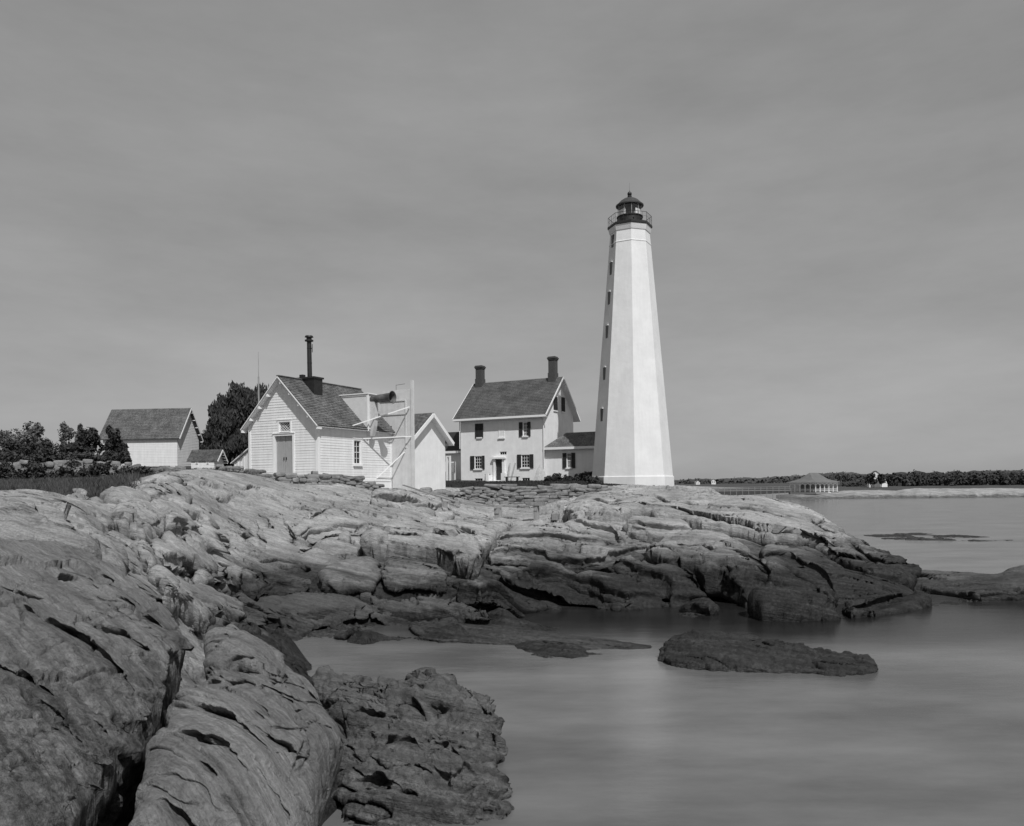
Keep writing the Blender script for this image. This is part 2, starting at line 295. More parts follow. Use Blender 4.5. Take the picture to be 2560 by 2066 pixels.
def crackfield(X, Y):
    u, v = conf(X, Y); tot = np.zeros_like(u); DX = np.zeros_like(u); DY = np.zeros_like(u)
    for w, dep, q in CRc:
        m = .04; sel = np.nonzero((u > q[:, 0].min()-m) & (u < q[:, 0].max()+m) & (v > q[:, 1].min()-m) & (v < q[:, 1].max()+m))[0]
        if len(sel) == 0: continue
        uu = u[sel]; vv = v[sel]; YY = Y[sel]; j1 = noise3(X[sel]*3, YY*3, YY*0)*.10
        best = np.full(len(sel), 9.0); along = np.zeros(len(sel)); n = len(q)-1; fx = np.zeros(len(sel)); fy = np.ones(len(sel))
        for i in range(n):
            a, b = q[i], q[i+1]; ab = b-a; L2 = (ab**2).sum()+1e-12
            t = np.clip(((uu-a[0])*ab[0]+(vv-a[1])*ab[1])/L2, 0, 1)
            d = np.hypot(uu-a[0]-t*ab[0], vv-a[1]-t*ab[1])*YY
            c = d < best; best = np.where(c, d, best); along = np.where(c, (i+t)/n, along)
            pa = np.array([a[0]*np.exp(a[1]), np.exp(a[1])]); pb = np.array([b[0]*np.exp(b[1]), np.exp(b[1])]); e_ = pb-pa; e_ = e_/(np.hypot(*e_)+1e-9); nx_, ny_ = -e_[1], e_[0]
            if ny_ < 0: nx_, ny_ = -nx_, -ny_
            fx = np.where(c, nx_, fx); fy = np.where(c, ny_, fy)
        taper = np.sqrt(np.clip(along*(1-along)*4, .06, 1))
        vv_ = dep*taper*np.exp(-np.abs((best+j1*.5)/(w*taper))**4); cc_ = vv_ > tot[sel]; tot[sel] = np.where(cc_, vv_, tot[sel]); DX[sel] = np.where(cc_, fx, DX[sel]); DY[sel] = np.where(cc_, fy, DY[sel])
    return tot, DX, DY
def grid_faces(nr, nc):
    i = np.arange(nr*nc).reshape(nr, nc); return np.stack([i[:-1, :-1], i[:-1, 1:], i[1:, 1:], i[1:, :-1]], -1).reshape(-1, 4)
def vnormals(V, F):
    a = V[F[:, 2]]-V[F[:, 0]]; b = V[F[:, 3]]-V[F[:, 1]]; fn_ = np.cross(a, b); N = np.zeros_like(V)
    for k in range(4): np.add.at(N, F[:, k], fn_)
    N /= np.linalg.norm(N, axis=1)[:, None]+1e-12; return N
LOW = bool(globals().get('LOWRES', 0))
def build_ground():
    rr = [3.2]
    while rr[-1] < 62: rr.append(rr[-1]*(1.0026 if not LOW else 1.008))
    while rr[-1] < 430: rr.append(rr[-1]*1.02)
    Dv = np.array(rr); U = np.concatenate([np.arange(-.95, -.72, .004), np.arange(-.72, .72, .0014 if not LOW else .004), np.arange(.72, .951, .004)])
    Yg, Ug = np.meshgrid(Dv, U, indexing='ij'); Y = Yg.ravel(); X = (Ug*Yg).ravel()
    Z = zbase(X, Y); V = np.stack([X, Y, Z], 1); F = grid_faces(len(Dv), len(U)); N = vnormals(V, F)
    N[N[:, 2] < 0] *= -1
    # grass mask: lawn, left field, land behind
    g = np.zeros(len(X))
    def soft(d, w): return np.clip(.5-d/w, 0, 1)
    lawn = soft(-(Y-(62.5+.0*X)), 2)*soft(np.abs(X-2)-14, 4)
    g = np.maximum(g, lawn); g = np.maximum(g, soft(58-Y, 6)*soft(X+7, 3)); g = np.maximum(g, soft(84-Y, 6)*soft(X-14, 6))
    u = X/Y; lf = soft(33-Y+3.5*noise3(X*.12, Y*.12, Y*0), 5)*soft(X+17+2*noise3(X*.2, Y*.2, Y*0+4), 3); g = np.maximum(g, lf)
    lf2 = soft(26-Y+3*noise3(X*.2+7, Y*.2, Y*0), 4)*soft(u+.475, .04); g = np.maximum(g, lf2*.62)
    rockiness = 1-np.clip(g*1.2, 0, .85)
    fade = np.clip(1.5-np.clip((Y-75)/40, 0, 1.5), .15, 1)
    near = np.clip((Y-4)/14, .45, 1)
    d = foldisp(V)*rockiness*fade*near*np.clip(.4+np.abs(Z)*.6, .35, 1); ct, cx_, cy_ = crackfield(X, Y)
    V = V+N*d[:, None]; lg = ledges(V)*(rockiness*np.clip(fade, 0, 1)*(ct < .02))[:, None]; V = V+lg; V[:, 0] += cx_*ct*.9; V[:, 1] += cy_*ct*.9; V[:, 2] -= ct*.55
    # tidal roughness
    tide = np.clip((1.3-V[:, 2])/1.3, 0, 1); V[:, 2] += tide*.10*fbm(X*1.7, Y*1.7, Y*0, 3)*near
    me = np_mesh('ground', V, F)
    at_ = me.attributes.new('grass', 'FLOAT', 'POINT'); at_.data.foreach_set('value', g.astype(np.float32))
    o = link('ground', me, None, M_ground); tag(o, kind='structure'); return V, F, len(Dv), len(U), Dv, U
# ------------------------------------------------------------------ slabs & boulders
def chaikin(P, k):
    for _ in range(k):
        Q = np.roll(P, -1, 0); P = np.stack([P*.75+Q*.25, P*.25+Q*.75], 1).reshape(-1, 2)
    return P
def pillow(name, poly, T=.4, Tb=.5, w=.8, lift=.15, h=.0022, plane=None, seed=0, disp=(.10, .08, .03), k=1.0, m=None, parent=None, sharp=.36, ch=1, crk=True, jit=.22, grooves=None, backw=None, lines=(), plates=None, led=None):
    if LOW: h *= 2
    if plane is not None:
        A = np.array([[1, p[0], p[1]] for p in plane]); cf = np.linalg.solve(A, np.array([p[2] for p in plane]))
        zr = lambda X, Y: cf[0]+cf[1]*X+cf[2]*Y
        q = []
        for px, py in poly:
            a, b = ray(px, py); D = (cf[0]-EYE)/(b-cf[1]*a-cf[2]); q.append((a*D, D))
        q = np.array(q)
    else:
        zr = zbase; q = np.array([hit(*p, lift)[:2] for p in poly])
    C = chaikin(np.stack(conf(q[:, 0], q[:, 1]), 1), ch)
    # resample + jitter
    seg = np.hypot(*(np.roll(C, -1, 0)-C).T); out_ = []
    for i in range(len(C)):
        nseg = max(1, int(seg[i]/(h*3)))
        for s_ in range(nseg): out_.append(C[i]+(np.roll(C, -1, 0)[i]-C[i])*s_/nseg)
    C = np.array(out_); Yb = np.exp(C[:, 1]); Xb = C[:, 0]*Yb
    C[:, 0] += jit*fbm(Xb*1.1+seed, Yb*1.1, Yb*0+.5, 3)/Yb; C[:, 1] += jit*fbm(Xb*1.1, Yb*1.1+seed, Yb*0+8.5, 3)/Yb
    u0, v0 = C.min(0)-2*h; u1, v1 = C.max(0)+2*h
    us = np.arange(u0, u1+h, h); vs = np.arange(v0, v1+h, h); vg, ug = np.meshgrid(vs, us, indexing='ij'); u = ug.ravel(); v = vg.ravel()
    best = np.full(len(u), 1e9); cu = np.zeros_like(u); cv = np.zeros_like(u); inside = np.zeros(len(u), bool)
    for i in range(len(C)):
        a = C[i]; b = C[(i+1) % len(C)]; ab = b-a; L2 = (ab**2).sum()+1e-14
        t = np.clip(((u-a[0])*ab[0]+(v-a[1])*ab[1])/L2, 0, 1); xx = a[0]+t*ab[0]; yy = a[1]+t*ab[1]; d2 = (u-xx)**2+(v-yy)**2
        c = d2 < best; best = np.where(c, d2, best); cu = np.where(c, xx, cu); cv = np.where(c, yy, cv)
        if abs(b[1]-a[1]) > 1e-12:
            cr = ((a[1] > v) != (b[1] > v)) & (u < (b[0]-a[0])*(v-a[1])/(b[1]-a[1])+a[0]); inside ^= cr
    d = np.sqrt(best); nr, nc = vg.shape; F = grid_faces(nr, nc); keep = inside[F].any(1)
    F = F[keep]; u = np.where(inside, u, cu); v = np.where(inside, v, cv); d = np.where(inside, d, 0)
    used = np.unique(F); rm = -np.ones(len(u), int); rm[used] = np.arange(len(used)); F = rm[F]; u = u[used]; v = v[used]; d = d[used]; ins = inside[used]
    Y = np.exp(v); X = u*Y; dm = d*Y; ww = min(w, dm.max()*.97)
    dm2 = dm*(1+.35*noise3(X*.8/ww+seed, Y*.8/ww, Y*0+2.2)); t = np.clip(dm2/ww, 0, 1); pr = (1-(1-t)**2)**sharp
    zz = zr(X, Y)+lift*(plane is None); lump = 1+.22*fbm(X*.35+seed*3, Y*.35, Y*0+1, 3)
    top = np.stack([X, Y, zz+T*pr*lump], 1); bot = np.stack([X, Y, zz-Tb*pr], 1)
    n = len(X); edge = ~ins
    bi = np.arange(n)+n; bi[edge] = np.arange(n)[edge]
    V = np.concatenate([top, bot]); F2 = np.concatenate([F, bi[F][:, ::-1]])
    used = np.unique(F2); rm = -np.ones(len(V), int); rm[used] = np.arange(len(used)); F2 = rm[F2]; istop = used < n; V = V[used]; Xu = V[:, 0]; Yu = V[:, 1]
    N = vnormals(V, F2)
    if N[istop][:, 2].mean() < 0: N = -N; F2 = F2[:, ::-1]
    off = np.array([seed*3.1, seed*1.7, 0]); dd = foldisp(V+off*(seed != 0), disp[0], disp[1], disp[2], k, plates if plates is not None else (1.0 if plane is None else .6))
    sh = np.zeros((len(V), 3))
    if grooves: dd = dd+grooves(V)
    if lines:
        uu, vv = conf(Xu, Yu); tot = np.zeros(len(uu))
        for w_, dep, pts in lines:
            q_ = []
            for px, py in pts:
                a, b = ray(px, py); D = (cf[0]+T*.8-EYE)/(b-cf[1]*a-cf[2]); q_.append(conf(a*D, D))
            q_ = np.array(q_); n_ = len(q_)-1; best = np.full(len(uu), 9.); al = np.zeros(len(uu)); gx = np.zeros(len(uu)); gy = np.ones(len(uu))
            for i in range(n_):
                a, b = q_[i], q_[i+1]; ab = b-a; t_ = np.clip(((uu-a[0])*ab[0]+(vv-a[1])*ab[1])/((ab**2).sum()+1e-12), 0, 1); d_ = np.hypot(uu-a[0]-t_*ab[0], vv-a[1]-t_*ab[1])*Yu
                c_ = d_ < best; best = np.where(c_, d_, best); al = np.where(c_, (i+t_)/n_, al); pa = a[0]*np.exp(a[1]), np.exp(a[1]); pb = b[0]*np.exp(b[1]), np.exp(b[1]); ex, ey = pb[0]-pa[0], pb[1]-pa[1]; el_ = math.hypot(ex, ey); sg = 1 if ex > 0 else -1; gx = np.where(c_, -ey/el_*sg, gx); gy = np.where(c_, ex/el_*sg, gy)
            tp = np.clip(al*(1-al)*4, .03, 1)**.4; best = best+.035*fbm(Xu*5, Yu*5, V[:, 2]*5, 3); tv = dep*1.25*np.clip(.75+.9*noise3(Xu*2.5, Yu*2.5, V[:, 2]*2+w_*50), .15, 1.1)*tp*np.exp(-(np.clip(best, 0, 9)/(w_*1.1*tp))**4)*istop; sh = np.where((tv > .01)[:, None], np.stack([gx*tv, gy*tv, -tv*.55], 1), sh)
    if crk and plane is None: ct, cx_, cy_ = crackfield(Xu, Yu); ct = ct*istop*(1-np.clip(1-0*ct, 0, 0)); sh = np.stack([cx_*ct*.7, cy_*ct*.7, -ct*.4], 1)*(ct < 1.0)[:, None]
    lk = led if led is not None else (1.0 if plane is None else .5)
    V = V+N*dd[:, None]+sh+ledges(V+off, k, .34*lk)*(istop & (np.abs(sh).sum(1) < .02))[:, None]
    o = link(name, np_mesh(name, V, F2), parent, m or M_rock); return o
SL = []
def A3(*p): return [at(*q) if len(q) == 3 else atz(q[0], q[1], q[3]) for q in p]
def slab(poly, moat=.75, mw=.34, **k):
    q = np.array([hit(*p, 0)[:2] for p in poly]); c = np.stack(conf(q[:, 0], q[:, 1]), 1); n = len(c)
    area = .5*np.sum(c[:, 0]*np.roll(c[:, 1], -1)-np.roll(c[:, 0], -1)*c[:, 1]); run = []
    for i in range(n+1):
        a, b = c[i % n], c[(i+1) % n]; e = (b-a)*np.sign(area); outward_v = -e[0]/(np.hypot(*e)+1e-9)
        if outward_v < -.25 and i < n:
            if not run: run = [a]
            run.append(b)
        elif run:
            if len(run) > 1: CRc.append((mw, moat, np.array(run)+np.array([0, -.004])))
            run = []
    SL.append((poly, k))
# right hill
slab([(1405,1275),(1440,1250),(1540,1238),(1690,1236),(1800,1241),(1900,1249),(1960,1262),(2040,1294),(2090,1322),(2145,1352),(2186,1380),(2238,1396),(2272,1414),(2284,1440),(2270,1458),(2200,1445),(2153,1429),(2121,1416),(2082,1387),(2043,1361),(2004,1340),(1970,1341),(1918,1331),(1821,1313),(1749,1308),(1690,1296),(1642,1295),(1612,1279),(1583,1279),(1528,1295),(1469,1286),(1424,1292)], T=.35, Tb=1.5, w=1.3, lift=.5, moat=1.5, mw=.9, h=.0018, disp=(.12,.12,.035))
slab([(1414,1311),(1450,1301),(1495,1311),(1534,1324),(1560,1340),(1580,1368),(1538,1369),(1508,1346),(1456,1337),(1424,1322)], T=.25, Tb=.5, w=.5, lift=.28, seed=1)
slab([(1575,1302),(1612,1300),(1700,1303),(1725,1314),(1745,1344),(1680,1346),(1600,1341),(1560,1325)], T=.3, Tb=.6, w=.6, lift=.35, seed=2)
slab([(1638,1366),(1674,1353),(1723,1346),(1788,1346),(1827,1359),(1860,1378),(1882,1408),(1918,1425),(1967,1454),(2017,1473),(2056,1499),(2108,1536),(2056,1548),(1941,1542),(1895,1540),(1853,1493),(1827,1460),(1788,1451),(1756,1447),(1697,1418),(1625,1408),(1603,1395)], T=.75, Tb=1.3, w=1.5, lift=.4, moat=1.6, mw=.9, seed=3, m=M_rock, disp=(.14,.12,.04))
slab([(1524,1428),(1544,1411),(1593,1415),(1690,1424),(1739,1447),(1746,1470),(1769,1496),(1800,1526),(1756,1528),(1674,1520),(1684,1486),(1625,1470),(1577,1460)], T=.35, Tb=.6, w=.8, lift=.25, seed=4, disp=(.12,.12,.04))
slab([(1230,1432),(1300,1421),(1342,1411),(1414,1421),(1479,1437),(1573,1460),(1648,1483),(1656,1510),(1577,1528),(1495,1516),(1456,1498),(1414,1480),(1349,1470),(1300,1457)], T=.35, Tb=.6, w=.9, lift=.25, seed=5, disp=(.12,.14,.04))
slab([(1190,1402),(1250,1375),(1340,1357),(1420,1352),(1500,1370),(1600,1368),(1645,1374),(1600,1395),(1560,1405),(1480,1425),(1400,1418),(1300,1398)], T=.28, Tb=.5, w=.8, lift=.2, seed=6, disp=(.12,.12,.04))
slab([(1215,1372),(1270,1332),(1330,1317),(1400,1312),(1450,1335),(1500,1350),(1518,1370),(1440,1374),(1370,1357),(1300,1362)], T=.32, Tb=.5, w=.8, lift=.2, seed=7)
slab([(1900,1385),(1930,1364),(1990,1377),(2005,1367),(2030,1377),(2075,1405),(2110,1427),(2150,1442),(2200,1447),(2250,1467),(2290,1487),(2340,1508),(2250,1530),(2190,1540),(2120,1545),(2080,1505),(2040,1465),(1985,1435),(1960,1415),(1905,1412)], T=.4, Tb=.8, w=1.2, lift=.28, seed=8, m=M_rock, disp=(.14,.14,.05))
slab([(2140,1372),(2160,1352),(2176,1356),(2190,1377),(2170,1385)], T=.3, Tb=.3, w=.5, lift=.1, seed=9)
slab([(2270,1470),(2290,1436),(2340,1436),(2400,1440),(2520,1444),(2700,1440),(2760,1470),(2700,1508),(2430,1506),(2340,1504)], T=.35, Tb=.6, w=1.6, lift=.1, seed=10, m=M_tide, disp=(.14,.12,.05))
# intertidal tongue
slab([(1120,1480),(1230,1475),(1310,1490),(1400,1520),(1410,1528),(1300,1534),(1200,1512)], T=.22, Tb=.4, w=.8, lift=.1, seed=12)
slab([(560,1500),(640,1478),(720,1472),(850,1488),(930,1515),(900,1545),(760,1558),(640,1556),(570,1535)], T=.2, Tb=.4, w=1.0, lift=.12, moat=.4, mw=.25, seed=61, m=M_tide, disp=(.12,.14,.05))
slab([(880,1498),(960,1488),(1060,1492),(1160,1508),(1250,1536),(1180,1556),(1080,1556),(960,1545)], T=.2, Tb=.4, w=1.0, lift=.12, moat=.4, mw=.25, seed=62, m=M_tide, disp=(.12,.14,.05))
slab([(690,1562),(780,1552),(880,1556),(1000,1572),(990,1590),(880,1600),(760,1594)], T=.14, Tb=.3, w=.9, lift=.06, moat=.3, mw=.2, seed=63, m=M_tide, disp=(.10,.12,.05))
slab([(480,1440),(540,1425),(640,1428),(740,1440),(790,1462),(700,1474),(560,1480),(490,1465)], T=.16, Tb=.3, w=1.0, lift=.1, moat=.35, mw=.22, seed=64, disp=(.10,.12,.04))
slab([(1000,1564),(1120,1556),(1260,1566),(1400,1583),(1540,1601),(1650,1621),(1500,1626),(1380,1620),(1200,1608),(1060,1602)], plane=A3((1000,1582,'z',.10),(1650,1622,'z',-.02),(1250,1545,'z',.16)), T=.07, Tb=.3, w=.9, moat=.01, mw=.05, seed=65, m=M_tide, disp=(.02,.05,.04), plates=.1, led=.4)
# centre
slab([(905,1338),(928,1319),(977,1315),(1060,1314),(1156,1315),(1234,1335),(1240,1345),(1204,1374),(1172,1404),(1150,1392),(1110,1378),(1050,1368),(990,1362),(930,1362),(910,1352)], T=.30, Tb=1.7, w=.8, lift=.8, moat=1.3, mw=.8, seed=13, disp=(.10,.10,.03))
slab([(925,1247),(1000,1233),(1055,1234),(1105,1258),(1135,1290),(1100,1292),(1020,1272),(930,1257)], T=.35, Tb=.4, w=.8, lift=.12, seed=14)
# left upper slabs
slab([(332,1223),(361,1201),(409,1189),(472,1185),(492,1189),(491,1201),(425,1212),(377,1223),(345,1229)], T=.14, Tb=.4, w=.9, lift=.12, moat=.3, mw=.2, seed=15, disp=(.06,.07,.025))
slab([(290,1279),(266,1255),(342,1236),(409,1218),(450,1218),(481,1239),(481,1264),(412,1267),(361,1274)], T=.25, Tb=.5, w=1.0, lift=.18, moat=.28, mw=.16, seed=16, disp=(.06,.07,.025))
slab([(-160,1275),(150,1262),(230,1255),(266,1258),(290,1287),(296,1307),(280,1332),(220,1324),(150,1294),(-160,1300)], T=.35, Tb=.5, w=1.2, lift=.15, moat=.28, mw=.16, seed=17, disp=(.06,.06,.02))
slab([(298,1280),(393,1267),(456,1267),(513,1283),(535,1308),(538,1327),(513,1334),(456,1331),(361,1350),(336,1359),(333,1334),(298,1321)], T=.38, Tb=.7, w=1.0, lift=.3, moat=.28, mw=.16, seed=18, disp=(.08,.10,.03))
slab([(333,1372),(440,1350),(504,1334),(522,1359),(529,1397),(504,1422),(425,1410),(360,1400)], T=.25, Tb=.5, w=.9, lift=.2, moat=.28, mw=.16, seed=19, disp=(.08,.10,.03))
slab([(700,1310),(760,1290),(840,1288),(900,1300),(930,1318),(905,1335),(860,1330),(800,1338),(760,1372),(720,1350)], T=.2, Tb=.3, w=.8, lift=.1, seed=20, disp=(.08,.10,.03))
slab([(-200,1330),(60,1290),(150,1295),(220,1330),(300,1365),(335,1395),(330,1430),(290,1432),(200,1410),(120,1385),(-200,1385)], T=.25, Tb=.5, w=.9, lift=.1, moat=.28, mw=.16, seed=21, disp=(.05,.05,.02))
GV, GF, GR, GC, GD, GU = build_ground()
GZ = GV[:, 2].reshape(GR, GC)
def gz(x, y):
    u = min(max(x/y, GU[0]), GU[-2]); j = min(int(np.searchsorted(GU, u)), GC-1); i = int(np.searchsorted(GD, y))-1; i = max(0, min(GR-2, i)); return float(GZ[i:i+2, j:j+2].mean())
for poly, k in SL: tag(pillow('rock_ledge', poly, **k), kind='structure')
def thing_rock(name, label, cat, poly, group=None, **k):
    o = pillow(name, poly, **k); tag(o, label, cat, group); return o
fg = lambda amp, fr, dirv: None
near_s = Vector((.80, -.52, -.30)).normalized(); near_n = Vector((.50, .78, .0)); near_n = (near_n-near_s*near_n.dot(near_s)).normalized(); near_t = near_s.cross(near_n)
def near_grooves(V):
    s = V@np.array(near_s); t = V@np.array(near_t); n = V@np.array(near_n)
    a = noise3(s*.3, t*.7, n*3.0); b = noise3(s*1.3+9, t*2, n*8.0); c = noise3(s*3, t*5+2, n*22); e = noise3(s*.6+20, t*1.3, n*4.5)
    g = np.clip(e-.18, 0, 1)
    return -.10*np.exp(-(a/.035)**2)*(e > -.1)-.05*np.minimum(g, .45)+.015*b+.006*c+.03*fbm(V[:,0]*1.5, V[:,1]*1.5, V[:,2]*1.5, 5)
thing_rock('boulder', 'large smooth-backed rock mass filling the lower left corner, creased by slanting grooves', 'boulder',
   [(-260,1330),(60,1368),(146,1378),(195,1392),(247,1412),(292,1430),(330,1463),(355,1492),(409,1528),(440,1558),(466,1600),(458,1652),(443,1680),(418,1718),(390,1753),(358,1803),(314,1812),(292,1830),(298,1851),(270,1895),(215,1990),(150,2120),(-260,2160)],
   plane=A3((146,1376,11),(466,1600,9.5),(200,1850,6.7)), T=.30, Tb=1.6, w=1.1, h=.0016, m=M_near1, disp=(.05,.04,.012), k=1.6, grooves=near_grooves, jit=.04, lines=[(.04,.2,((285,1499),(310,1512),(336,1528))),(.07,.36,((352,1531),(393,1556),(429,1584))),(.10,.4,((60,1540),(149,1585),(203,1620),(251,1652),(292,1677),(317,1709),(345,1734))),(.05,.22,((213,1557),(244,1573),(298,1592),(330,1611),(364,1623))),(.04,.18,((317,1557),(345,1575),(368,1592))),(.05,.2,((276,1775),(317,1803))),(.06,.26,((155,1434),(203,1437))),(.05,.22,((251,1430),(279,1449))),(.05,.2,((235,1775),(273,1803))),(.03,.15,((361,1671),(384,1690))),(.05,.2,((100,1760),(180,1820),(220,1870))),(.06,.25,((-40,1640),(60,1700),(130,1740))),(.05,.2,((-20,1450),(60,1490),(110,1500)))], seed=30, sharp=.55)
thing_rock('boulder', 'big blocky boulder by the water, ribbed with deep diagonal dark grooves', 'boulder',
   [(519,1604),(545,1583),(589,1593),(646,1636),(693,1668),(741,1702),(796,1734),(804,1769),(830,1799),(853,1835),(852,1853),(832,1881),(796,1913),(800,1950),(780,2120),(300,2130),(350,1990),(358,1903),(366,1864),(430,1819),(409,1787),(425,1753),(481,1750),(494,1709),(519,1677),(526,1630)],
   plane=A3((560,1590,10.5),(840,1840,8.8),(420,1950,6.9)), T=.38, Tb=1.5, w=.85, h=.0016, m=M_near, disp=(.05,.04,.012), k=1.6, grooves=near_grooves, jit=.04, lines=[(.07,.34,((481,1750),(519,1778),(560,1803),(598,1845),(633,1873),(658,1895))),(.06,.26,((554,1724),(598,1740),(646,1778),(674,1800))),(.06,.26,((611,1826),(640,1832),(684,1857),(725,1867),(741,1876))),(.05,.22,((643,1664),(677,1690),(715,1702))),(.045,.22,((649,1705),(690,1728),(719,1747),(734,1762))),(.03,.16,((750,1769),(772,1791))),(.05,.25,((444,1829),(481,1848),(500,1870),(545,1879),(579,1905),(614,1943))),(.03,.15,((567,1642),(598,1649),(636,1658))),(.05,.2,((515,1687),(553,1700))),(.03,.15,((494,1917),(538,1943))),(.04,.18,((633,1791),(660,1807))),(.04,.2,((640,1930),(720,1990),(760,2040))),(.05,.2,((400,1980),(480,2020),(560,2080)))], seed=31, sharp=.55)
thing_rock('seaweed_rock', 'rough weedy rock in the water right of the grooved boulder, horn on its crest', 'rock',
   [(780,1712),(807,1694),(846,1700),(928,1723),(993,1726),(1034,1738),(1041,1712),(1050,1704),(1068,1712),(1133,1733),(1220,1762),(1250,1785),(1258,1830),(1262,1868),(1240,1884),(1250,1940),(1262,2000),(1275,2090),(1000,2120),(900,2080),(850,2000),(838,1930),(845,1885),(820,1840),(790,1760)],
   plane=A3((1000,1722,'z',.85),(1240,1900,'z',.22),(850,1860,'z',.45)), T=.42, Tb=1.2, w=1.1, h=.0018, plates=1.2, led=1.3, lines=[(.10,.3,((986,1773),(1012,1790),(1061,1803))),(.12,.3,((882,1790),(928,1803),(970,1822),(1006,1816))),(.10,.26,((1068,1783),(1090,1790),(1130,1786))),(.10,.3,((1087,1874),(1123,1890))),(.14,.36,((973,1887),(1003,1872),(1038,1888))),(.08,.25,((882,1738),(902,1750),(925,1735))),(.07,.25,((1208,1806),(1250,1835))),(.06,.22,((1071,1714),(1123,1732))),(.09,.25,((1149,1855),(1178,1880))),(.06,.2,((800,1740),(850,1760))),(.1,.3,((1060,1950),(1130,1965),(1200,1950))),(.1,.3,((900,1960),(980,1985)))], m=rock_mat('weedy_rock', dry=.14, wet=.05, tide0=-.6, tide1=2.1), disp=(.34,.20,.16), k=1.8, jit=.06, seed=32, sharp=.5, grooves=lambda V: -.45*np.clip(noise3(V[:,0]*1.1, V[:,1]*1.8, V[:,2]*2)-.12, 0, .4)+.09*fbm(V[:,0]*3, V[:,1]*3, V[:,2]*3, 4)+.10*worley(V[:,0]*2.2, V[:,1]*2.6, V[:,2]*2.5))
thing_rock('seaweed_rock', 'long low black rock alone in the water, covered in wet seaweed', 'rock',
   [(1638,1640),(1660,1624),(1690,1612),(1735,1600),(1812,1599),(1880,1607),(1946,1616),(2036,1630),(2125,1648),(2178,1665),(2202,1680),(2125,1696),(1991,1687),(1879,1683),(1723,1674),(1656,1656)],
   plane=A3((1700,1600,'z',.25),(1750,1672,'z',.02),(2190,1672,'z',.02)), T=.34, Tb=.6, w=1.5, h=.0016, plates=1.0, led=.7, m=M_weed, disp=(.14,.10,.08), k=1.7, jit=.10, seed=33, grooves=lambda V: .07*fbm(V[:,0]*4, V[:,1]*4, V[:,2]*4, 3))
thing_rock('boulder', 'pale split boulder with dark hollow under its left end, just above the cove', 'boulder',
   [(788,1436),(815,1420),(863,1408),(900,1402),(930,1400),(952,1408),(957,1440),(940,1462),(921,1478),(846,1476),(805,1455)], T=.20, Tb=.35, w=.5, lift=.2, ch=0, seed=34, disp=(.10,.07,.03), crk=False)
thing_rock('boulder', 'rounded boulder with a dark hollow below, touching the pale split boulder', 'boulder',
   [(958,1415),(985,1399),(1040,1402),(1058,1416),(1090,1422),(1108,1440),(1122,1470),(1090,1478),(1030,1472),(966,1472),(955,1440)], T=.24, Tb=.35, w=.5, lift=.2, ch=0, seed=35, disp=(.10,.07,.03), crk=False)
thing_rock('boulder', 'slender pale pitted boulder lying in the gully behind the grooved boulder', 'boulder',
   [(400,1493),(425,1472),(456,1468),(519,1483),(551,1506),(594,1521),(616,1550),(583,1556),(519,1546),(456,1523),(409,1508)], T=.32, Tb=.5, w=.5, lift=.3, seed=36, disp=(.10,.09,.03), crk=False)
for pp, sd, T_, lb in (([(165,1250),(178,1240),(200,1238),(214,1246),(212,1258),(180,1260)],40,.3,'small pale stone in the grass at the far left'),
    ([(252,1258),(266,1240),(300,1232),(330,1236),(350,1250),(340,1262),(290,1264)],41,.35,'rounded weathered stone with lichen at the edge of the grass'),
    ([(385,1205),(402,1196),(440,1194),(452,1202),(440,1212),(410,1214)],42,.3,'low pale stone behind the topmost left slab'),
    ([(1200,1322),(1225,1312),(1268,1313),(1285,1322),(1262,1334),(1225,1334)],43,.4,'bright smooth stone in the hollow below the stone retaining wall'),
    ([(838,1337),(862,1330),(880,1340),(870,1356),(845,1352)],44,.3,'small stone wedged in the pocket left of the overhang'),
    ([(885,1375),(905,1368),(918,1378),(908,1392),(888,1388)],45,.25,'little block at the foot of the left side of the overhang')):
    thing_rock('stone', lb, 'rock', pp, T=T_, Tb=.3, w=.45, lift=.12, seed=sd, disp=(.05,.04,.02), crk=False)
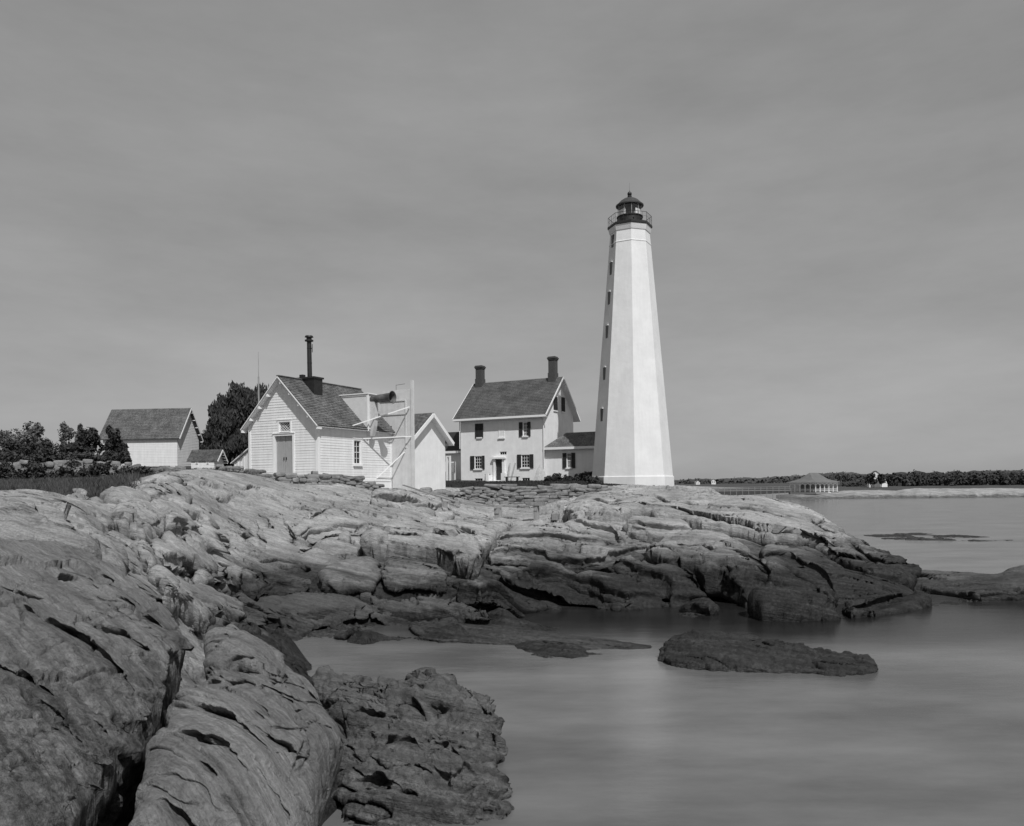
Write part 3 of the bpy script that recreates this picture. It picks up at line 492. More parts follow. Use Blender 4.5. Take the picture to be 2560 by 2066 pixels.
# ------------------------------------------------------------------ water
def water():
    me = np_mesh('water', [(-4000,-60,0),(4000,-60,0),(4000,6000,0),(-4000,6000,0)], [(0,1,2,3)], False)
    m, n, l, b = mat('sea_water')
    geo = n.new('ShaderNodeNewGeometry')
    def nz_(scale, vec, det=4, ro=.55):
        mpn = n.new('ShaderNodeMapping'); mpn.inputs['Scale'].default_value = vec; l(geo.outputs['Position'], mpn.inputs[0])
        a = n.new('ShaderNodeTexNoise'); a.inputs['Scale'].default_value = scale; a.inputs['Detail'].default_value = det; a.inputs['Roughness'].default_value = ro; l(mpn.outputs[0], a.inputs['Vector']); return a.outputs[0]
    a = nz_(.35, (.45, 1.1, 1), 6, .6)
    r = n.new('ShaderNodeMapRange'); r.inputs['From Min'].default_value = .35; r.inputs['From Max'].default_value = .68; r.inputs['To Min'].default_value = .085; r.inputs['To Max'].default_value = .165; l(a, r.inputs[0])
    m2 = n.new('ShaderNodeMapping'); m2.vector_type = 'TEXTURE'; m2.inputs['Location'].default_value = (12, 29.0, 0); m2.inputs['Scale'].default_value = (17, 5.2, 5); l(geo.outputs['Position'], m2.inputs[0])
    ln = n.new('ShaderNodeVectorMath'); ln.operation = 'LENGTH'; l(m2.outputs[0], ln.inputs[0]); deep = n.new('ShaderNodeMapRange'); deep.interpolation_type = 'SMOOTHSTEP'; deep.inputs['From Min'].default_value = .55; deep.inputs['From Max'].default_value = 1.5; deep.inputs['To Min'].default_value = .12; l(ln.outputs['Value'], deep.inputs[0])  # base colour darkened around the inlet, painting in the dark rocks' reflection
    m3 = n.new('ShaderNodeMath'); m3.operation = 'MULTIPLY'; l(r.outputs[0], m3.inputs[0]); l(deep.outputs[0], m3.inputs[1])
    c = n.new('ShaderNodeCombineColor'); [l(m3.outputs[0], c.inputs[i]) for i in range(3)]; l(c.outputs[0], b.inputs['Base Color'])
    b.inputs['Roughness'].default_value = .22; b.inputs['IOR'].default_value = 1.33
    bp = n.new('ShaderNodeBump'); bp.inputs['Strength'].default_value = .25; bp.inputs['Distance'].default_value = .05; l(nz_(1.4, (.5, 1.6, 1), 5, .6), bp.inputs['Height']); l(bp.outputs[0], b.inputs['Normal'])
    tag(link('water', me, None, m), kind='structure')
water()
# ================================================================== OBJECTS
M_white = simple('white_paint', .76, .7, .05, 2.0, .08, streak=.10)
M_white2 = simple('white_trim', .78, .65, .04, 3.0, .05)
M_plaster = simple('whitewashed_plaster', .78, .9, .07, 1.3, .35, bdist=.02, streak=.05)
M_tower = simple('whitewashed_tower', .72, .9, .08, .5, .4, bdist=.03, streak=.05)
M_dark = simple('dark_shutter_paint', .030, .6, .25, 4, .1)
M_black = simple('black_iron', .022, .45, .3, 5, .15, metallic=.2)
M_brick = simple('dark_brick', .060, .9, .4, 9, .5, stretch=(1, 1, 3))
M_wood = simple('weathered_plank', .30, .9, .3, 3, .5, stretch=(6, 6, .5))
M_wood2 = simple('grey_timber', .22, .9, .3, 5, .5, stretch=(1.5, 1.5, 1.5))
M_tar = simple('tarred_roof', .016, .75, .3, 3, .3)
M_stone = simple('field_stone', .20, .95, .45, 2.2, .7, bdist=.05)
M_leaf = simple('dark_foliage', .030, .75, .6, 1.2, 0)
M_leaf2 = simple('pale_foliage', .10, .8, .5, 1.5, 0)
M_bark = simple('bark', .06, .9, .4, 8, .5)
M_horn = simple('patched_horn_metal', .09, .6, .75, 2.1, .2, metallic=.1)
M_doorpaint = simple('grey_door_paint', .33, .8, .15, 3, .3, stretch=(9, 9, .6))
M_cloth = simple('grey_cloth', .42, .9, .2, 6, .4)
def glass_mat(name, v=.02, rough=.08):
    m, n, l, b = mat(name); b.inputs['Base Color'].default_value = g4(v); b.inputs['Roughness'].default_value = rough; b.inputs['IOR'].default_value = 1.45; return m
M_glass = glass_mat('dark_window_glass')
def shingle(name, v, cx=.12, cz=.16, ax=0, var=.35):
    m, n, l, b = mat(name); t = n.new('ShaderNodeTexCoord'); s = n.new('ShaderNodeSeparateXYZ'); l(t.outputs['Object'], s.inputs[0]); c = n.new('ShaderNodeCombineXYZ')
    l(s.outputs[ax], c.inputs[0]); l(s.outputs[2], c.inputs[1])
    br = n.new('ShaderNodeTexBrick'); br.inputs['Scale'].default_value = 1; br.inputs['Brick Width'].default_value = cx; br.inputs['Row Height'].default_value = cz*.68; br.inputs['Mortar Size'].default_value = .006; br.inputs['Bias'].default_value = 0
    br.inputs['Color1'].default_value = g4(v*(1-var)); br.inputs['Color2'].default_value = g4(v*(1+var)); br.inputs['Mortar'].default_value = g4(v*.4); l(c.outputs[0], br.inputs['Vector'])
    no = n.new('ShaderNodeTexNoise'); no.inputs['Scale'].default_value = .9; no.inputs['Detail'].default_value = 7; l(t.outputs['Object'], no.inputs['Vector'])
    r = n.new('ShaderNodeMapRange'); r.inputs['From Min'].default_value = .3; r.inputs['From Max'].default_value = .7; r.inputs['To Min'].default_value = .7; r.inputs['To Max'].default_value = 1.35; l(no.outputs[0], r.inputs[0])
    x = n.new('ShaderNodeVectorMath'); x.operation = 'SCALE'; l(br.outputs['Color'], x.inputs[0]); l(r.outputs[0], x.inputs['Scale']); l(x.outputs[0], b.inputs['Base Color']); b.inputs['Roughness'].default_value = .9
    bp = n.new('ShaderNodeBump'); bp.inputs['Strength'].default_value = .6; bp.inputs['Distance'].default_value = .02; l(br.outputs['Fac'], bp.inputs['Height']); bp.invert = True; l(bp.outputs[0], b.inputs['Normal'])
    return m
M_shY = shingle('wood_shingles', .125, ax=1); M_shX = shingle('wood_shingles_grey', .11, ax=0); M_shX2 = shingle('slate_roof', .085, ax=0, cz=.2, var=.18)
class MB:
    def __init__(s, M=None): s.v = []; s.f = []; s.M = M or Matrix.Identity(4)
    def add(s, vs, fs_, M=None):
        b = len(s.v); M = s.M @ M if M is not None else s.M
        s.v += [tuple(M @ Vector(v)) for v in vs]; s.f += [tuple(b+i for i in f) for f in fs_]; return s
    def box(s, x0, x1, y0, y1, z0, z1, M=None):
        return s.add([(x, y, z) for z in (z0, z1) for y in (y0, y1) for x in (x0, x1)], [(0,1,3,2),(4,6,7,5),(0,4,5,1),(2,3,7,6),(0,2,6,4),(1,5,7,3)], M)
    def prism(s, poly, y0, y1, M=None):   # poly in (x,z)
        n = len(poly); return s.add([(x, y0, z) for x, z in poly]+[(x, y1, z) for x, z in poly], [tuple(range(n)), tuple(range(2*n-1, n-1, -1))]+[(i, (i+1) % n, n+(i+1) % n, n+i) for i in range(n)], M)
    def bar(s, p, q, w, h=None, up=(0, 0, 1)):
        p = Vector(p); q = Vector(q); d = (q-p).normalized(); up = Vector(up)
        if abs(d.dot(up)) > .97: up = Vector((1, 0, 0))
        a = d.cross(up).normalized()*(w/2); b = a.cross(d).normalized()*((h or w)/2)
        return s.add([p-a-b, p+a-b, p+a+b, p-a+b, q-a-b, q+a-b, q+a+b, q-a+b], [(0,1,2,3),(7,6,5,4),(0,4,5,1),(1,5,6,2),(2,6,7,3),(3,7,4,0)])
    def cyl(s, p, q, r0, r1=None, n=12, cap=True):
        r1 = r0 if r1 is None else r1; p = Vector(p); q = Vector(q); d = (q-p).normalized(); up = Vector((0, 0, 1)) if abs(d.z) < .95 else Vector((1, 0, 0)); a = d.cross(up).normalized(); b = a.cross(d)
        vs = [c+(a*math.cos(2*math.pi*i/n)+b*math.sin(2*math.pi*i/n))*r for c, r in ((p, r0), (q, r1)) for i in range(n)]
        fs_ = [(i, (i+1) % n, n+(i+1) % n, n+i) for i in range(n)]
        if cap: fs_ += [tuple(range(n)), tuple(range(2*n-1, n-1, -1))]
        return s.add(vs, fs_)
    def lathe(s, prof, n=8, ph=0, c=(0, 0)):
        vs = []; fs_ = []
        for r, z in prof:
            for i in range(n): a = ph+2*math.pi*i/n; vs.append((c[0]+r*math.cos(a), c[1]+r*math.sin(a), z))
        for k in range(len(prof)-1):
            for i in range(n): fs_.append((k*n+i, k*n+(i+1) % n, (k+1)*n+(i+1) % n, (k+1)*n+i))
        fs_ += [tuple(range(n)), tuple(range(len(prof)*n-1, (len(prof)-1)*n-1, -1))]
        return s.add(vs, fs_)
    def build(s, name, m, parent=None, smooth=False, bevel=0):
        me = bpy.data.meshes.new(name); me.from_pydata(s.v, [], s.f)
        bm = bmesh.new(); bm.from_mesh(me); bmesh.ops.recalc_face_normals(bm, faces=bm.faces)
        bm.to_mesh(me); bm.free()
        if smooth:
            me.polygons.foreach_set('use_smooth', [True]*len(me.polygons)); me.set_sharp_from_angle(angle=R(40))
        return link(name, me, parent, m)
class Frame:
    def __init__(s, px, py, D, rz): s.o = Vector(at(px, py, D)); s.rz = rz; s.X = Vector((math.cos(rz), math.sin(rz), 0)); s.Y = Vector((-math.sin(rz), math.cos(rz), 0))
    def _solve(s, px, py, base, dirv):
        a, b = ray(px, py); B = s.o+base; # a*(By+t dy)=Bx+t dx
        t = (B.x-a*B.y)/(a*dirv.y-dirv.x); D = B.y+t*dirv.y; return t, EYE+b*D-s.o.z
    def front(s, px, py, y=0): return s._solve(px, py, s.Y*y, s.X)       # -> x, z
    def side(s, px, py, x=0): return s._solve(px, py, s.X*x, s.Y)        # -> y, z
    def pt(s, x, y, z): return s.o+s.X*x+s.Y*y+Vector((0, 0, z))
RZ = -.480
MF = Matrix(((1,0,0,0),(0,-1,0,0),(0,0,1,0),(0,0,0,1)))      # wall coords (along, out, up) on the front wall
def MS(x): return Matrix(((0,1,0,x),(1,0,0,0),(0,0,1,0),(0,0,0,1)))  # on the right side wall at x
def MFy(y): return Matrix(((1,0,0,0),(0,-1,0,y),(0,0,1,0),(0,0,0,1)))
def wall(mb, x0, x1, z0, z1, holes=(), depth=.22):
    xs = sorted({x0, x1, *[h[0] for h in holes], *[h[1] for h in holes]}); zs = sorted({z0, z1, *[h[2] for h in holes], *[h[3] for h in holes]})
    for i in range(len(xs)-1):
        for j in range(len(zs)-1):
            cx = (xs[i]+xs[i+1])/2; cz = (zs[j]+zs[j+1])/2
            if any(h[0] < cx < h[1] and h[2] < cz < h[3] for h in holes): continue
            mb.add([(xs[i], 0, zs[j]), (xs[i+1], 0, zs[j]), (xs[i+1], 0, zs[j+1]), (xs[i], 0, zs[j+1])], [(0,1,2,3)])
    for a, b, c, d in holes:
        mb.add([(a,0,c),(b,0,c),(b,0,d),(a,0,d),(a,-depth,c),(b,-depth,c),(b,-depth,d),(a,-depth,d)], [(0,1,5,4),(1,2,6,5),(2,3,7,6),(3,0,4,7)])
def clapboards(mb, span, z0, z1, e=.15, holes=(), out_=.018):
    z = z0
    while z < z1-1e-3:
        zt = min(z+e, z1); zm = (z+zt)/2; a0, b0 = span(z); a1, b1 = span(zt)
        cuts = sorted([(h[0], h[1]) for h in holes if h[2] < zm < h[3]]); segs = []; L0 = 0
        cur = None; edges = [('s', a0, a1)]
        for h in cuts: edges += [('h', h[0], h[0]), ('h', h[1], h[1])]
        edges.append(('s', b0, b1))
        for i in range(0, len(edges), 2):
            _, p0, p1 = edges[i]; _, q0, q1 = edges[i+1]
            if q0-p0 < .01: continue
            j = rng.uniform(-.004, .004)
            mb.add([(p0, out_+j, z), (q0, out_+j, z), (q1, .004, zt), (p1, .004, zt), (p0, 0, z), (q0, 0, z)], [(0,1,2,3),(4,5,1,0)])
        z = zt
def window(parent, M, x0, x1, z0, z1, cols=2, rows=3, inset=.10, fw=.06, mw=.022, mf=None, glass=None, sill=True, head=True, double=True, name='window', casing=0):
    mb = MB(M); o0 = -inset; mf = mf or M_white2
    if casing:
        c = casing; mb.box(x0-c, x0, 0, .045, z0-.03, z1+c); mb.box(x1, x1+c, 0, .045, z0-.03, z1+c); mb.box(x0-c-.03, x1+c+.03, .0, .07, z1+c, z1+c+.05); mb.box(x0, x1, 0, .043, z1, z1+c)
    mb.box(x0, x0+fw, o0, o0+.06, z0, z1); mb.box(x1-fw, x1, o0, o0+.06, z0, z1); mb.box(x0+fw, x1-fw, o0, o0+.058, z0, z0+fw*1.2); mb.box(x0+fw, x1-fw, o0, o0+.058, z1-fw, z1)
    zm = (z0+z1)/2
    if double: mb.box(x0+fw, x1-fw, o0+.002, o0+.05, zm-fw*.4, zm+fw*.4)
    for i in range(1, cols):
        x = x0+fw+(x1-x0-2*fw)*i/cols; mb.box(x-mw/2, x+mw/2, o0+.012, o0+.04, z0+fw*1.2, z1-fw)
    for j in range(1, rows):
        z = z0+(z1-z0)*j/rows
        if double and abs(z-zm) < .04: continue
        mb.box(x0+fw, x1-fw, o0+.014, o0+.038, z-mw/2, z+mw/2)
    w = mb.build(name, mf, parent)
    g = MB(M).box(x0+.01, x1-.01, o0-.05, o0+.006, z0+.01, z1-.01).build('pane', glass or M_glass, w)
    if sill: MB(M).box(x0-.10, x1+.10, -.06, .12, z0-.13, z0).build('sill', M_white2, w)
    return w
def shutter(w, M, x0, x1, z0, z1, ang=0, hinge=0):
    mb = MB(M); t = .04; o = .035
    mb.box(x0, x0+.06, o, o+t, z0, z1); mb.box(x1-.06, x1, o, o+t, z0, z1); zm = (z0+z1)/2
    for a in (z0, zm-.04, z1-.08): mb.box(x0+.06, x1-.06, o, o+t*.95, a, a+.08)
    k = int((z1-z0)/.055)
    for i in range(k):
        z = z0+.03+i*.055; mb.add([(x0+.06, o+.002, z+.04), (x1-.06, o+.002, z+.04), (x1-.06, o+.034, z), (x0+.06, o+.034, z)], [(0,1,2,3)])
    mb.box(x0+.05, x1-.05, o+.0, o+.004, z0+.03, z1-.03)
    return mb.build('shutter', M_dark, w)
def courses(mb, length_axis, l0, l1, A, B, n, thick=.03, jit=.012):
    """shingle courses from eave A to ridge B (2D: across, z) spanning l0..l1 on the other axis"""
    (a0, z0), (a1, z1) = A, B; L_ = math.hypot(a1-a0, z1-z0); nx, nz_ = -(z1-z0)/L_, (a1-a0)/L_
    if nz_ < 0: nx, nz_ = -nx, -nz_
    for i in range(n):
        t0, t1 = i/n, (i+1)/n; m = 26; prev = None
        p0 = (a0+(a1-a0)*t0, z0+(z1-z0)*t0); p1 = (a0+(a1-a0)*t1, z0+(z1-z0)*t1)
        for k in range(m):
            s0 = l0+(l1-l0)*k/m; s1 = l0+(l1-l0)*(k+1)/m; j = rng.uniform(-jit, jit); th = thick+rng.uniform(-.006, .006)
            ux, uz = (a0-a1)/L_*j, (z0-z1)/L_*j
            q = [(p0[0]+nx*th+ux, p0[1]+nz_*th+uz), (p1[0]+nx*.006, p1[1]+nz_*.006), (p0[0]+ux, p0[1]+uz)]
            def P3(sv, ac): return (sv, ac[0], ac[1]) if length_axis == 'x' else (ac[0], sv, ac[1])
            mb.add([P3(s0, q[0]), P3(s1, q[0]), P3(s1, q[1]), P3(s0, q[1]), P3(s0, q[2]), P3(s1, q[2])], [(0,1,2,3),(4,5,1,0)])
# ------------------------------------------------------------------ lighthouse
def lighthouse():
    c = Vector(at(1581, 1223, 71)); root = empty('lighthouse', c, 'tall tapering octagonal white tower with black lantern and railed gallery on the bare rock', 'lighthouse')
    ph = math.atan2(-c.y, -c.x)+R(3.5); Z = lambda py: at(1576, py, 70.4)[2]-c.z
    def mb(): return MB()
    zt = Z(582); zp = Z(1191.5); zc = Z(568)
    mb().lathe([(3.80,-1.6),(3.78,0),(3.75,zp-.04),(3.70,zp)], 8, ph).build('plinth', M_tower, root)
    zb = Z(611); rr = lambda z: 3.66+(1.79-3.66)*(z-zp)/(zt-zp)
    mb().lathe([(3.66,zp-.02),(rr(zb),zb),(rr(zb)+.03,zb+.02),(rr(zb)+.03,zb+.07),(rr(zb+.1),zb+.12),(1.79,zt),(1.85,zt+.05),(1.97,zc)], 8, ph).build('tower_shaft', M_tower, root)
    zd = Z(556); mb().lathe([(1.99,zc),(2.03,zc+.04),(2.03,zc+.22),(1.97,zc+.26),(1.6,zd-.02),(1.2,zd)], 8, ph).build('gallery_deck', M_black, root)
    rail = mb(); zr0 = zc+.2; zr = zr0+.86
    for i in range(8):
        a, b = [ph+2*math.pi*k/8 for k in (i, i+1)]; P = Vector((1.96*math.cos(a), 1.96*math.sin(a), 0)); Q = Vector((1.96*math.cos(b), 1.96*math.sin(b), 0)); z_ = Vector((0, 0, 1))
        rail.cyl(P+z_*zr, Q+z_*zr, .02, n=6); rail.cyl(P+z_*zr0, P+z_*(zr+.02), .02, n=6); rail.cyl((P+Q)/2+z_*zr0, (P+Q)/2+z_*zr, .014, n=5)
        for f in (.25, .75): rail.cyl(P.lerp(Q, f)+z_*zr0, P.lerp(Q, f)+z_*zr, .010, n=5)
        rail.cyl(P+z_*(zr0+.5), Q+z_*(zr0+.5), .008, n=5)
    rail.build('railing', M_black, root)
    z1 = Z(538); d = mb().lathe([(1.16,zd-.3),(1.12,zd-.1),(1.12,z1-.09),(1.20,z1-.07),(1.20,z1)], 24, ph).build('lantern_drum', M_black, root, True)
    for th, m_ in ((-38, M_black), (14, M_black), (-85, M_black), (60, M_black)):
        a = ph+R(th); mb().cyl((1.1*math.cos(a), 1.1*math.sin(a), (zd+z1)/2-.02), (1.19*math.cos(a), 1.19*math.sin(a), (zd+z1)/2-.02), .075, n=10).build('vent', m_, d)
    z2 = Z(510); gl = mb(); m, n, l, b = mat('lantern_glass'); n.remove(b); gg = n.new('ShaderNodeBsdfGlossy'); gg.inputs['Roughness'].default_value = .03; tt_ = n.new('ShaderNodeBsdfTransparent'); tt_.inputs[0].default_value = g4(.92); mxs = n.new('ShaderNodeMixShader'); mxs.inputs[0].default_value = .08; l(tt_.outputs[0], mxs.inputs[1]); l(gg.outputs[0], mxs.inputs[2]); l(mxs.outputs[0], n['Material Output'].inputs[0])
    gl.lathe([(1.07, z1), (1.07, z2)], 10, ph+.1); gl.build('lantern_glass', m, root)
    mlm = simple('lantern_bar_paint', .35, .6, .1)
    for i in range(10):
        a = ph+.1+2*math.pi*i/10; mb().bar((1.08*math.cos(a), 1.08*math.sin(a), z1), (1.08*math.cos(a), 1.08*math.sin(a), z2), .035).build('mullion', mlm, root)
    mb().lathe([(.18,z1-.3),(.22,z1+.1),(.36,z1+.2),(.40,z1+.55),(.30,z1+.9),(.1,z2-.05)], 14).build('lens', glass_mat('lens_glass', .10, .15), root, True)
    for a0, a1 in ((-75, -25), (28, 78)):
        cu = mb()
        for k in range(6):
            t0 = ph+R(a0+(a1-a0)*k/6); t1 = ph+R(a0+(a1-a0)*(k+1)/6); h = z1+(z2-z1)*.55
            cu.add([(.98*math.cos(t0), .98*math.sin(t0), z1), (.98*math.cos(t1), .98*math.sin(t1), z1), (.98*math.cos(t1), .98*math.sin(t1), h), (.98*math.cos(t0), .98*math.sin(t0), h)], [(0,1,2,3)])
        cu.build('curtain', M_white2, root)
    zt2 = Z(491); rf = mb().lathe([(1.05,z2-.04),(1.26,z2-.05),(1.27,z2+.05),(1.13,z2+.12),(1.0,z2+.28),(.82,z2+.46),(.58,z2+.62),(.34,zt2-.02),(.28,zt2+.03),(.28,zt2+.08),(.15,zt2+.10),(.13,zt2+.18),(.19,zt2+.20),(.19,zt2+.25),(.10,zt2+.28)], 20, ph).build('lantern_roof', simple('dark_copper_roof', .045, .5, .3, 4, .1), root, True)
    zb2 = zt2+.43; fi = mb(); fi.lathe([(.03,zb2-.22)]+[(.205*math.sin(math.pi*k/8), zb2-.205*math.cos(math.pi*k/8)) for k in range(1, 8)]+[(.02, zb2+.21), (.02,zb2+.32)], 14); fi.build('vent_ball', M_black, root, True)
    mb().cyl((0,0,zb2+.2), (0,0,zb2+1.0), .010, .004, 5).build('lightning_rod', M_black, root)
    # slit windows on the shaded north-west face
    th = ph-R(67.5)-0; apo = math.cos(math.pi/8)
    ux = Vector((-math.sin(th), math.cos(th), 0)); nrm = Vector((math.cos(th), math.sin(th), 0))
    for py in (599.8, 668.9, 743.8, 828.6, 933.9, 1037.7):
        z = at(1520, py, 70)[2]-c.z; rf_ = rr(z)*apo; h = .56
        M = Matrix.Identity(4)
        for i in range(3): M[i][0] = ux[i]; M[i][1] = nrm[i]; M[i][2] = (0, 0, 1)[i]
        q = nrm*(rf_); M[0][3], M[1][3], M[2][3] = q.x, q.y, z
        w = MB(M); w.box(-.24, .24, -.5, .03, -h-.06, -h+.01); w.box(-.24, .24, -.5, .07, h, h+.07); w.box(-.26,-.22,-.5,.03,-h,h)
        w = w.build('window', M_tower, root); MB(M).box(-.22, .22, -.5, .05, -h, h).build('pane', glass_mat('slit_glass', .03, .4), w)
lighthouse()
# ------------------------------------------------------------------ keeper's house
def keepers_house():
    F = Frame(1358.8, 1203, 78, RZ); root = empty('keepers_house', F.o, 'two-storey white house with dark shutters, shingled gable roof and two brick chimneys', 'house', rz=RZ)
    xl = F.front(1152.4, 1150)[0]; dp = F.side(1432.6, 1000)[0]; H = 7.05; pk = 10.75; ov = .55
    def fw(px0, px1, py0, py1): a, z1 = F.front(px0, py0); b, z0 = F.front(px1, py1); return a, b, z0, z1
    specs = [('lowleft', (1186.5, 1204.5, 1141, 1172.5), (1175.7, 1186.0), (1205, 1211.5)), ('lowright', (1303, 1323.7, 1137.5, 1169.5), (1292.8, 1303), (1324, 1333.6)), ('upright', (1308, 1319.3, 1056.5, 1090), (1298.3, 1307), (1319.6, 1327)), ('upleft', (1194, 1204, 1060.5, 1093.5), (1188.6, 1198), (1198.5, 1208.6))]
    holes = [fw(*s[1][:2], *s[1][2:]) for s in specs]
    door = fw(1239.5, 1257, 1149, 1201); holes.append(door)
    tr = fw(1249, 1266.5, 1129.5, 1138); holes.append(tr)
    bl = fw(1247.5, 1260.5, 1057.5, 1094); cel1 = fw(1187, 1206.5, 1196.5, 1203); cel2 = fw(1305, 1324.5, 1195, 1204); holes += [cel1, cel2]
    mb = MB(MF); wall(mb, xl, 0, -.8, H, holes); wall(MBn := MB(MF), bl[0], bl[1], bl[2], bl[3]); 
    mb.add([(bl[0]-.07,.02,bl[2]),(bl[0],.03,bl[2]),(bl[0],.03,bl[3]),(bl[0]-.07,.02,bl[3])], [(0,1,2,3)])
    sd = MB(); sd.M = MS(0)
    g1 = F.side(1383, 992); g1b = F.side(1393, 1027.5); g2 = F.side(1403, 993.6); g2b = F.side(1408.8, 1030)
    gh = [(g1[0]+.05, g1b[0]-.05, g1b[1], g1[1]), (g2[0]+.02, g2b[0]+.25, g2b[1], g2[1])]
    # side wall: rectangle then gable strips with holes -> use columns
    wall(sd, 0, dp, -.8, H)
    ys = sorted({0, dp, dp/2, *[h[0] for h in gh], *[h[1] for h in gh]})
    top = lambda y: H+(pk-H)*(1-abs(y-dp/2)/(dp/2))
    for i in range(len(ys)-1):
        a, b = ys[i], ys[i+1]; hh = [h for h in gh if h[0] <= (a+b)/2 <= h[1]]
        if hh:
            h = hh[0]; sd.add([(a,0,H),(b,0,H),(b,0,max(H,h[2])),(a,0,max(H,h[2]))], [(0,1,2,3)]); sd.add([(a,0,h[3]),(b,0,h[3]),(b,0,top(b)),(a,0,top(a))], [(0,1,2,3)])
        else: sd.add([(a,0,H),(b,0,H),(b,0,top(b)),(a,0,top(a))], [(0,1,2,3)])
    mb.v += [tuple(v) for v in sd.v] if False else []
    b0 = len(mb.v); mb.v += sd.v; mb.f += [tuple(i+b0 for i in f) for f in sd.f]
    I = Matrix.Identity(4); mb.M = I
    mb.add([(xl,0,-.8),(xl,dp,-.8),(xl,dp,H),(xl,dp/2,pk),(xl,0,H)], [(0,1,2,3,4)]); mb.add([(xl,dp,-.8),(0,dp,-.8),(0,dp,H),(xl,dp,H)], [(0,1,2,3)])
    mb.build('wall', M_plaster, root)
    MB(MF).box(xl-.04, .04, -.2, .05, -.8, .42).build('foundation_band', M_plaster, root) if False else None
    # roof with slope thickness
    sl = (pk-H)/(dp/2); ef = -ov; ez = H-ov*sl; x0, x1 = xl-.6, .6
    rf = MB(); t = .16
    for s_ in (0, 1):
        A = (-ov, ez+.12) if not s_ else (dp+ov, ez+.12); B = (dp/2, pk+.12)
        rf.add([(x0, A[0], A[1]), (x1, A[0], A[1]), (x1, B[0], B[1]), (x0, B[0], B[1]), (x0, A[0], A[1]-t), (x1, A[0], A[1]-t), (x1, B[0], B[1]-t), (x0, B[0], B[1]-t)], [(0,1,2,3),(4,5,6,7),(0,4,5,1),(1,5,6,2),(0,3,7,4)])
        courses(rf, 'x', x0, x1, A, B, 24, .03)
    rf = rf.build('roof', M_shX2, root)
    sf = MB()
    for A in ((-ov, ez+.12), (dp+ov, ez+.12)):
        sf.add([(xx_, yy_, zz_-t-dz_) for dz_ in (.005, .025) for xx_, yy_, zz_ in ((x0+.02, A[0], A[1]), (x1-.02, A[0], A[1]), (x1-.02, dp/2, pk+.12), (x0+.02, dp/2, pk+.12))], [(0,1,2,3),(4,5,6,7),(0,1,5,4),(1,2,6,5),(0,3,7,4)])
    sf.build('soffit', M_white2, rf)
    tm = MB()
    for xx in (x0-.03, x1-.02):
        for A in ((-ov-.03, ez+.1), (dp+ov+.03, ez+.1)): tm.bar((xx+.02, A[0], A[1]-.06), (xx+.02, dp/2, pk+.04), .05, .17)
    tm.box(x0, x1, -ov-.06, -ov-.01, ez-.12, ez+.09); tm.box(x0, x1, -ov, .0, ez-.16, ez-.13); tm.box(x0+.2, x1-.2, -.05, -.002, H-.45, H-.3)
    tm.build('eave_trim', M_white2, rf)
    for px, dz in ((1384, 0), (1202, 0)):
        # chimney on the ridge
        Fr = F; a_, b_ = ray(px, 930); Bp = F.pt(0, dp/2, 0); tt = (Bp.x-a_*Bp.y)/(a_*F.X.y-F.X.x); x = tt; w = .37; zt = 13.0 if px > 1300 else 12.75
        c = MB(); yc = dp/2-.15; c.box(x-w, x+w, yc-w, yc+w, pk-1.2, zt-.35); c.box(x-w-.05, x+w+.05, yc-w-.05, yc+w+.05, pk-.4, pk+.55)
        c.box(x-w-.06, x+w+.06, yc-w-.06, yc+w+.06, zt-.35, zt-.22); c.box(x-w-.11, x+w+.11, yc-w-.11, yc+w+.11, zt-.22, zt-.10); c.box(x-w-.04, x+w+.04, yc-w-.04, yc+w+.04, zt-.10, zt)
        c.build('chimney', M_brick, root)
    for (nm, _, s1, s2), h in zip(specs, holes):
        w = window(root, MF, *h, cols=3, rows=4, inset=.12, fw=.05, mw=.03)
        za, zb_ = h[2]-.05, h[3]+.03
        for (p0, p1) in (s1, s2):
            a = F.front(p0, 1100)[0]; b = F.front(p1, 1100)[0]; shutter(w, MF, a, b, za, zb_)
    dr = MB(MF); a, b, c, d = door; dr.box(a, b, -.16, -.10, c, d)
    for zz0, zz1 in ((c+.15, c+.9), (c+1.05, d-.15)):
        for q0, q1 in ((a+.06, (a+b)/2-.03), ((a+b)/2+.03, b-.06)): dr.box(q0, q1, -.10, -.085, zz0, zz1)
    dr = dr.build('door', M_dark, root); MB(MF).box(b-.12, b-.08, -.10, -.05, c+.95, c+1.0).build('handle', M_black, dr)
    pc = MB(MF); pc.box(a-.22, a, -.1, .16, c-.3, d+.05); pc.box(b, b+.30, -.1, .16, c-.3, d+.05); pc.box(a-.32, b+.4, -.1, .32, d+.05, d+.22); pc.box(a-.05, b+.05, -.05, .10, c-.3, c-.02)
    pc.box(a-.55, a-.32, .1, 1.1, c-.4, c+.55); pc.box(b+.42, b+.75, .1, 1.1, c-.4, c+.55); pc.box(a-.60, a-.28, .9, 1.15, c-.4, c+.72); pc.box(b+.40, b+.82, .9, 1.15, c-.4, c+.72)
    pc.build('doorway_surround', M_white2, root)
    MB(MF).box(a-.3, b+.4, .0, 1.0, c-.35, c-.05).build('doorstep', M_white2, root)
    window(root, MF, *tr, cols=3, rows=1, inset=.10, fw=.05, double=False, sill=False, name='transom_window')
    nw = MB(MF); nw.box(bl[0], bl[1], -.01, .02, bl[2], bl[3]); nw.box(bl[0]-.03, bl[0], -.02, .05, bl[2], bl[3]); nw.box(bl[1], bl[1]+.03, -.02, .05, bl[2], bl[3]); nw.box(bl[0], bl[1], -.02, .05, bl[3], bl[3]+.04); nw = nw.build('blind_window', M_plaster, root); MB(MF).box(bl[0]-.1, bl[1]+.1, -.05, .12, bl[2]-.13, bl[2]-.0).build('sill', M_white2, nw)
